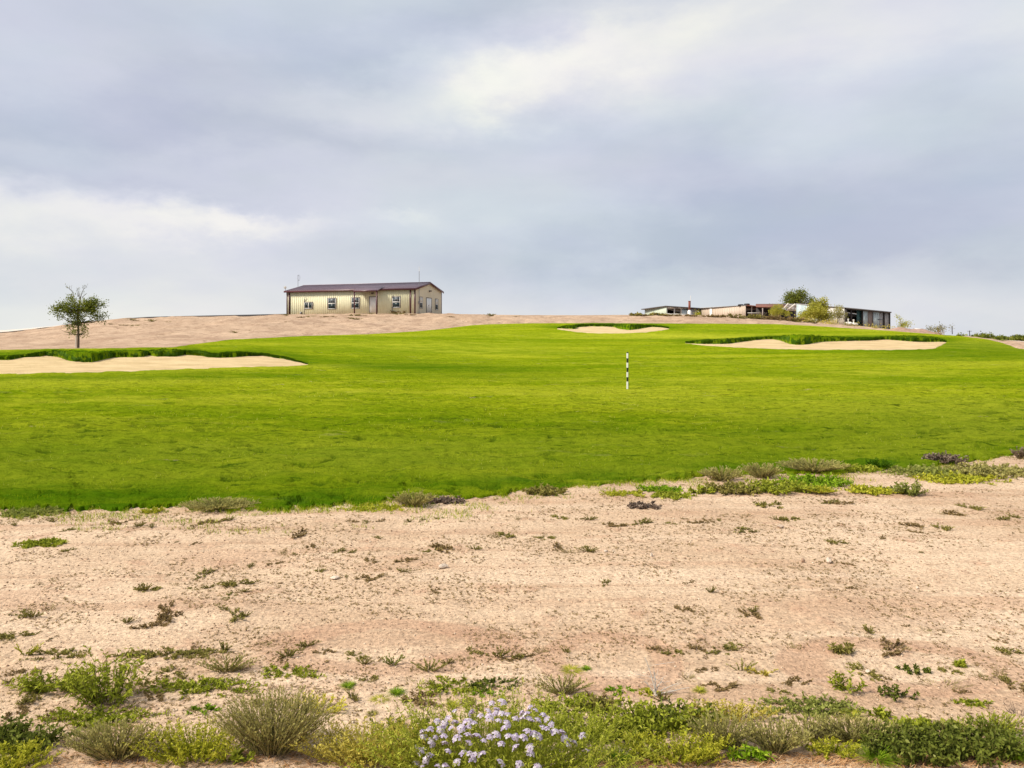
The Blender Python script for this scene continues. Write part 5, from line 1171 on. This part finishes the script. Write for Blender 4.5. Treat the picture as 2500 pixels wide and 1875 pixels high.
# long shed with pale blue end and dark open bays, far right
YD = 112.
sh = empty('long_shed'); tag(sh, 'long dark-bayed shed of weathered mixed sheets at the right end of the hill', 'shed')
def dY(c): return np.interp(c, [1944, 2064, 2172], [YD + 10, YD, YD + 3.])
def dT(c): return PZ(np.interp(c, [1944, 1960, 2026, 2064, 2172], [741.4, 742.5, 747.5, 751, 761.8]), dY(c))
def dB(c): return float(H(PX(c, dY(c)), dY(c))) - .25
def pt(c, dy=0.): y = dY(c) + dy; return (PX(c, y), y)
def sheet(c0, c1, mt, dy=0., ribs=.25, top=.0, name='metal_sheet', rib=.035):
    m = wall(pt(c0, dy), pt(c1, dy), min(dB(c0), dB(c1)), dT(c0) - .1 - top, dT(c1) - .1 - top, .06, ribs, rib); return m.build(name, M[mt], sh)
for k, c0 in enumerate(np.arange(1944.5, 2060, 13.)): sheet(c0 + .15, min(c0 + 12.9, 2064), ['shed_blue', 'shed_blue', 'shed_green', 'shed_green', 'shed_white', 'shed_white', 'shed_white', 'shed_white', 'shed_white'][k], ribs=.3)
for (c0, c1, mt, dy) in ((2092, 2105, 'teal', .6), (2105.3, 2118, 'shed_blue', .0), (2118.3, 2132, 'shed_brown', .15), (2132.3, 2146.5, 'shed_blue', 0.), (2147, 2156.5, 'shed_grey', .1), (2159, 2170, 'shed_grey', .1)): sheet(c0, c1, mt, dy, ribs=.33, top=.12)
for c in (2065.5, 2078, 2105.2, 2157.6, 2171.2): x, y = pt(c, .05); post(x, y, dB(c), dT(c) - .12, .10).build('post', M['shed_dark'], sh)
m = wall(pt(2143, -.1), pt(2158, -.1), PZ(780.5, YD + 2), PZ(779.3, YD + 2), PZ(779.8, YD + 2), .05); m.build('door_bar', M['black'], sh)
q0, q1, q2 = pt(1944), pt(2064), pt(2173.5); dep = np.array([3., 9.])
roofslab([(q1[0], q1[1] - .4, dT(2064) + .02), (q2[0], q2[1] - .4, dT(2172) + .02), (q2[0] + dep[0] - 2.5, q2[1] + dep[1], dT(2172) - .1), (q1[0] + dep[0], q1[1] + dep[1], dT(2064) - .1)], .16).build('roof', M['roof_dark'], sh)
roofslab([(q0[0], q0[1], dT(1944) + .02), (q1[0] - .01, q1[1] - .3, dT(2064) + .02), (q1[0] + dep[0], q1[1] + dep[1], dT(2064) - .1), (q0[0] + dep[0], q0[1] + dep[1], dT(1944) - .1)], .1).build('roof', M['shed_grey'], sh)
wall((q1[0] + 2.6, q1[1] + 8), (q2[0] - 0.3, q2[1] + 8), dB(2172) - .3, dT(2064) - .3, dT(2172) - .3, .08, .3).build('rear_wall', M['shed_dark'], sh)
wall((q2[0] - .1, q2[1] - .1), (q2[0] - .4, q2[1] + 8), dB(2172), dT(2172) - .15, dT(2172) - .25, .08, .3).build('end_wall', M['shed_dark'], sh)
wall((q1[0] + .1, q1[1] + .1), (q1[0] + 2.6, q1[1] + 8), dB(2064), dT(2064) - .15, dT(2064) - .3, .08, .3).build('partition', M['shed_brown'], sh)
# two white gas tanks
for k, (c, rb) in enumerate(((2071, 791), (2084, 794))):
    yy = 107.; zz = float(H(PX(c, yy), yy)); ztk = PZ(785.5 + 2 * k, yy); hgt = ztk - zz
    tk = empty('gas_tank', (PX(c, yy), yy, zz)); tag(tk, ['white dome-ended tank with a valve hood in front of the dark bay, left one', 'white dome-ended tank with a valve hood in front of the dark bay, right one'][k], 'tank')
    m = MB(); zz_ = [0, .05, hgt * .25, hgt * .5, hgt * .7, hgt * .85, hgt * .95, hgt]; m.tube([(0, 0, q) for q in zz_], [.4, .55, .60, .60, .56, .44, .28, .04], 16); m.build('body', M['white'], tk, smooth=True)
    m = MB(); m.tube([(0, 0, hgt - .03), (0, 0, hgt + .28)], .09, 8); m.tube([(0, 0, hgt + .28), (0, 0, hgt + .45)], .13, 8); m.build('valve_hood', M['shed_white'], tk)

# ------------------------------------------------------------------ trees and far shrubs
def crown_tree(name, cat, label, c, Y, base_row, blobs, leaf, mat, trunkpts=None, group=None, seed=1, twigs=(), trunk_r=.07, zoff=0.):
    """blobs: (column px, row px, rx px, ry px, leaves)"""
    r = np.random.default_rng(seed); x0, z0 = PX(c, Y), PZ(base_row, Y)
    root = empty(name, (x0, Y, z0)); tag(root, label, cat, group)
    s = Y / F; m = MB(); tr = MB()
    tpts = np.array(trunkpts or [(0, 0), (0, 20)], float) * s
    tp = np.array([(a, 0, b_) for a, b_ in tpts]); tp[0, 2] -= .15
    tr.tube(tp, np.linspace(trunk_r, trunk_r * .4, len(tp)), 8)
    for (bc, br, rx, ry, n) in blobs:
        cen = np.array([(bc - c) * s, 0, (base_row - br) * s]); rx_, ry_ = rx * s, ry * s
        # limb into this clump
        hook = tp[int(np.clip(np.searchsorted(tp[:, 2], cen[2] * .72), 1, len(tp) - 1))]; cy = r.normal(0, .35) * rx_
        cen[1] = cy
        nb = max(3, int(n / 120))
        ends = cen + r.normal(0, .5, (nb, 3)) * np.array([rx_, rx_ * .8, ry_])
        for e_ in ends:
            mid = (hook + e_) / 2 + np.array([0, 0, -.06 * np.linalg.norm(e_ - hook)]) + r.normal(0, .05, 3) * s * 10
            tr.tube([hook, mid, e_], [trunk_r * .30, trunk_r * .2, trunk_r * .08], 4, 0, False)
        ncl = max(4, n // 16); cc = norm(r.normal(0, 1, (ncl, 3))) * (r.random(ncl) ** .45)[:, None] * np.array([rx_, max(rx_, ry_) * .85, ry_]) + cen
        k = r.integers(0, ncl, n); p = cc[k] + r.normal(0, 1, (n, 3)) * leaf * 1.5
        T = norm(r.normal(0, 1, (n, 3)) + [0, 0, .3]); cl = r.random(ncl)
        p[:, 2] = np.maximum(p[:, 2], .03)
        L = leaf * (.7 + .6 * r.random(n)); d = T; sd = norm(np.cross(d, norm(r.normal(0, 1, (n, 3))))); t = np.array([0, .5, 1.])
        Pp = p[:, None] + d[:, None] * (L[:, None] * t)[..., None]
        m.ribbons(Pp, (L * .30)[:, None] * np.array([.3, 1, .1])[None], sd, 0, np.clip(cl[k] * .6 + .4 * r.random(n), 0, 1))
    for tw in twigs:
        P = np.array([((a - c) * s, (i % 2) * .1, (base_row - b_) * s) for i, (a, b_) in enumerate(tw)]); tr.tube(P, np.linspace(.022, .006, len(P)), 4)
        for a in range(len(P) - 1):
            for q in range(3):
                b0 = P[a] + (P[a + 1] - P[a]) * r.random(); e_ = b0 + r.normal(0, .10, 3) + [0, 0, .12]; tr.tube([b0, e_], .006, 3)
                pp = e_ + r.normal(0, .03, (3, 3)); leaves(m, r, pp, norm(r.normal(0, 1, (3, 3))), leaf * .6, .3, .8, .2, 0)
    tr.build('trunk', M['bark'], root); m.build('crown', M[mat], root)
    return root
def tz(x, y): return (100 + x / 9.76, 690 + y / 9.76)
def tb(x, y, rx, ry, n): c, r_ = tz(x, y); return (c, r_, rx / 9.76, ry / 9.76, n)
YT = unproj(191, 849)
crown_tree('young_tree', 'tree', 'young green tree with bare twigs at its top, alone at left above the bunker', 191, YT, 849,
    [tb(800, 560, 250, 150, 850), tb(820, 720, 230, 150, 800), tb(1120, 520, 210, 130, 950), tb(1230, 620, 170, 130, 700), tb(1250, 440, 100, 70, 260), tb(1440, 530, 80, 55, 170), tb(1340, 790, 150, 60, 330), tb(1450, 880, 60, 40, 90), tb(1540, 780, 40, 60, 60),
     tb(480, 620, 160, 70, 480), tb(350, 660, 80, 60, 200), tb(400, 790, 60, 40, 120), tb(560, 540, 110, 50, 240), tb(700, 380, 90, 50, 200), tb(650, 720, 110, 60, 240),
     tb(880, 870, 160, 100, 420), tb(860, 1000, 200, 90, 230), tb(700, 1080, 110, 70, 100), tb(1040, 1080, 120, 70, 120), tb(820, 1180, 200, 80, 170), tb(1050, 1190, 60, 30, 40), tb(660, 930, 60, 60, 50), tb(1180, 900, 100, 60, 30)],
    .085, 'tree_leaf', trunkpts=[(0, 0), (.5, 30), (0, 60), (1, 90), (4, 112), (6, 125)], twigs=[[tz(920, 400), tz(880, 260), tz(850, 120)], [tz(940, 380), tz(960, 220), tz(1030, 140), tz(1080, 100)], [tz(800, 350), tz(730, 220), tz(660, 120), tz(570, 90)], [tz(900, 330), tz(820, 180)], [tz(980, 350), tz(1060, 260)], [tz(760, 350), tz(640, 260)], [tz(890, 1240), tz(750, 1230), tz(540, 1240)]], seed=4, trunk_r=.075)
YS = YT; m = MB(); zz = PZ(849, YS); m.tube([(PX(187, YS), YS - .1, zz - .1), (PX(188.5, YS), YS - .1, zz + .75)], .035, 6)
tag(m.build('tree_stake', M['timber']), 'short wooden stake leaning beside the young tree trunk', 'stake')
crown_tree('dark_tree', 'tree', 'round dark green tree rising behind the rusty shed', 1950, 150, 772,
    [(1945, 735, 28, 14, 2200), (1938, 722, 22, 14, 1400), (1960, 722, 18, 12, 1000), (1975, 738, 14, 8, 500), (1925, 740, 10, 6, 250), (1955, 712, 10, 5, 200), (1980, 732, 8, 7, 200), (1912, 733, 4, 2, 40)], .22, 'tree_leaf',
    [(0, 0), (0, 15), (0, 30)], seed=6, trunk_r=.16)
crown_tree('olive_bush', 'bush', 'biggest olive green bush in front of the pale blue shed wall', 2000, 106, 784,
    [(1985, 762, 24, 15, 2600), (2005, 752, 24, 16, 2400), (1972, 772, 18, 11, 1300), (2018, 770, 20, 13, 1900), (2010, 738, 12, 8, 450), (1992, 742, 10, 7, 300)], .17, 'tree_leaf_olive', [(0, 0), (0, 12), (0, 24)], seed=8, trunk_r=.08)
crown_tree('olive_bush', 'bush', 'greyer loose bush right of the biggest olive bush', 2045, 108, 786,
    [(2040, 765, 14, 14, 700), (2052, 768, 12, 14, 600), (2048, 750, 8, 6, 150)], .14, 'sage', [(0, 0), (0, 12), (0, 20)], seed=9, trunk_r=.06)
crown_tree('olive_bush', 'bush', 'yellowish bush in front of the rusty shed', 1897, 112, 772,
    [(1890, 761, 16, 8, 900), (1907, 759, 15, 9, 900), (1898, 751, 12, 6, 420), (1920, 765, 8, 5, 240)], .14, 'tree_leaf_olive', [(0, 0), (0, 10), (0, 16)], seed=10, trunk_r=.06)
crown_tree('olive_bush', 'bush', 'tiny pale bush between the green shed and the tan shed', 1705, 108, 771,
    [(1704, 765, 7, 5, 140), (1700, 769, 8, 3, 90)], .12, 'lime', [(0, 0), (0, 4), (0, 8)], seed=11, trunk_r=.03)
crown_tree('pale_bush', 'bush', 'tall pale yellow-green bush right of the long shed', 2202, 96, 806,
    [(2204, 793, 15, 9, 330), (2212, 790, 9, 8, 220), (2196, 780, 8, 9, 90), (2192, 772, 3, 6, 30), (2198, 802, 12, 5, 160)], .12, 'lime', [(0, 0), (-2, 12), (-4, 26)], seed=12, trunk_r=.04)
crown_tree('dry_bush', 'bush', 'brownish dry brush on the mound right of the pale bush', 2300, 92, 816,
    [(2300, 806, 16, 7, 330), (2285, 804, 10, 5, 160), (2270, 802, 7, 4, 90), (2300, 797, 6, 8, 60), (2318, 800, 6, 4, 40)], .12, 'weed', [(0, 0), (0, 8), (-2, 22)], seed=13, trunk_r=.03)
crown_tree('dry_bush', 'bush', 'small tuft of straw brush below the brownish brush', 2297, 90, 820, [(2297, 815, 9, 4, 160)], .11, 'dry', [(0, 0), (0, 3), (0, 6)], seed=14, trunk_r=.02)
for k, (c, row, w_, n, mt, lb) in enumerate(((2030, 792, 26, 420, 'gold', 'straw coloured brush at the foot of the biggest olive bush'), (2075, 797, 22, 260, 'weed', 'dull brush in front of the white gas tanks'),
        (2130, 802, 30, 200, 'gold', 'low straw grass below the long shed, nearer its middle'), (2170, 806, 24, 150, 'gold', 'low straw grass below the right end of the long shed'), (1965, 784, 20, 260, 'gold', 'pale dry brush left below the biggest olive bush'), (2225, 812, 20, 120, 'dry', 'low dry brush on the brown mound beside the pale bush'))):
    crown_tree('brush_clump', 'brush', lb, c, 100 if k < 5 else 93, row, [(c, row - 4, w_, 4.5, n)], .13, mt, [(0, 0), (0, 3), (0, 5)], seed=30 + k, trunk_r=.02)
# brown earth mound at right, with a white board and a leaning post
X, Y = PX(2255, 92), 92.
gx_, gy_ = np.meshgrid(np.linspace(-4.5, 5.5, 70), np.linspace(-3, 3, 30)); hm = (np.exp(-(gx_ / 2.6) ** 2 - (gy_ / 1.5) ** 2) * .75 + .45 * np.exp(-((gx_ + 3) / 1.2) ** 2 - (gy_ / 1.3) ** 2)) + .25 * fbm(gx_ / .9, gy_ / .9, 99, 4) * np.exp(-(gx_ / 4) ** 2 - (gy_ / 2) ** 2)
M['mound'] = plain('brown_earth', (.36, .23, .17), .95, var=.25, scale=2.5, bump=.8)
tag(grid_mesh('earth_mound', X + gx_, Y + gy_, H(X + gx_, Y + gy_) + hm - .04, M['mound']), 'brown earth mound right of the long shed', kind='structure')
m = MB(); m.box(-.55, .55, -.06, .06, 0, .12); tag(m.build('board', M['white'], loc=(PX(2243, 93), 93, PZ(804.3, 93))), 'white board lying on the brown earth mound', 'board')
m = MB(); m.tube([(0, 0, -.2), (-.05, 0, .75)], .045, 6); tag(m.build('post', M['shed_dark'], loc=(PX(2325, 92), 92, PZ(812, 92))), 'short dark post at the right end of the dry brush', 'post')
# far scrub row at the right horizon
protos = []
for k in range(5):
    r = np.random.default_rng(400 + k); m = MB(); n = 420
    cc = norm(r.normal(0, 1, (26, 3))) * (r.random(26) ** .4)[:, None] * [2.4, 2.0, 1.1] + [0, 0, 1.25]
    q = r.integers(0, 26, n); p = cc[q] + r.normal(0, .25, (n, 3)); p[:, 2] = np.maximum(p[:, 2], .05)
    leaves(m, r, p, norm(r.normal(0, 1, (n, 3))), .5, .4, .8, .2, 0, np.clip(r.random(26)[q] * .7 + .3 * r.random(n), 0, 1)); protos.append(m.mesh('scrub_bush', M['tree_leaf']))
r = np.random.default_rng(55)
for k in range(110):
    Y = r.uniform(210, 330); c = r.uniform(2330, 3000) if k < 70 else r.uniform(-500, 20)
    if k < 12: c = r.uniform(2330, 2500)
    o = bpy.data.objects.new('scrub_bush', protos[k % 5]); COL.objects.link(o); x = PX(c, Y)
    s = r.uniform(.7, 1.15) * (1 if c > 2380 else .8); o.location = (x, Y, float(H(x, Y)) - .1); o.scale = (s, s, s * r.uniform(.8, 1.1)); o.rotation_euler = (0, 0, r.random() * 6)
    if c < 100: o.scale = (s * .4, s * .4, s * .3)
    tag(o, 'dark scrub bush in the far row on the horizon', 'bush', 'dark scrub bushes in the far row on the horizon')
m = MB(); zq = float(H(PX(2367, 260), 260)); m.tube([(0, 0, 0), (0, 0, PZ(807, 260) - zq)], .12, 6); m.box(-.8, .8, -.05, .05, PZ(809, 260) - zq, PZ(808.2, 260) - zq)
tag(m.build('utility_pole', M['shed_dark'], loc=(PX(2367, 260), 260, zq)), 'thin utility pole above the far scrub row at right', 'pole')
# scrub on the bare slope below the house and along the hill brow
r = np.random.default_rng(66)
SL = [(312, 782, 26), (330, 785, 16), (372, 787, 30), (410, 788, 22), (302, 796, 16), (330, 797, 18), (350, 794, 12), (270, 793, 14), (280, 800, 10), (600, 800, 14), (640, 795, 18), (560, 812, 16), (575, 815, 22), (500, 833, 14), (620, 810, 16), (866, 772, 22), (885, 772, 14), (868, 782, 30), (850, 778, 20), (800, 776, 26), (760, 774, 18), (740, 777, 22), (700, 772, 20), (955, 767, 26), (985, 766, 40), (975, 769, 18), (1000, 770, 20), (905, 768, 14), (790, 790, 10), (700, 788, 12), (650, 803, 12), (1100, 775, 14), (1200, 773, 30), (1260, 774, 24)]
for k, (c, row, wpx) in enumerate(SL):
    Yq = unproj(c, row, 40., 99.); X = PX(c, Yq); o = bpy.data.objects.new('slope_scrub', proto[k % 10]); COL.objects.link(o)
    s = wpx * Yq / F / .16; o.location = (X, Yq, float(H(X, Yq)) + .05); o.scale = (s, s * .6, s * .42); o.rotation_euler = (0, 0, 0)
    tag(o, 'small brownish scrub patch on the bare slope around the house', 'scrub', 'scrub patches on the bare slope around the house')
BR = [(1580, 771, 60), (1640, 769, 50), (1610, 768, 40), (1745, 769, 40), (1790, 768, 40), (1830, 770, 50), (1860, 772, 60), (1890, 774, 60), (1920, 775, 50), (1940, 778, 50), (1960, 784, 40), (1700, 769, 40), (1670, 768, 40), (1560, 772, 30), (1990, 790, 30)]
for k, (c, row, wpx) in enumerate(BR):
    Yq = 97.; X = PX(c, Yq); o = bpy.data.objects.new('brow_weeds', proto[(3 * k) % 10]); COL.objects.link(o)
    s = wpx * Yq / F / .16; o.location = (X, Yq, float(H(X, Yq))); o.scale = (s, s * .5, s * .55)
    tag(o, 'dull green weed strip on the brow of the bank below the sheds', 'weeds', 'weed strips on the bank below the sheds')

# put each shed's empty at its own base
bpy.context.view_layer.update()
from mathutils import Matrix
for o in [o for o in COL.objects if o.type == 'EMPTY' and o.get('category') == 'shed']:
    P = np.array([tuple(v.co) for ch in o.children for v in ch.data.vertices]); b0 = Vector(((P[:, 0].min() + P[:, 0].max()) / 2, P[:, 1].min(), P[:, 2].min()))
    for ch in o.children: ch.data.transform(Matrix.Translation(-b0))
    o.location = b0
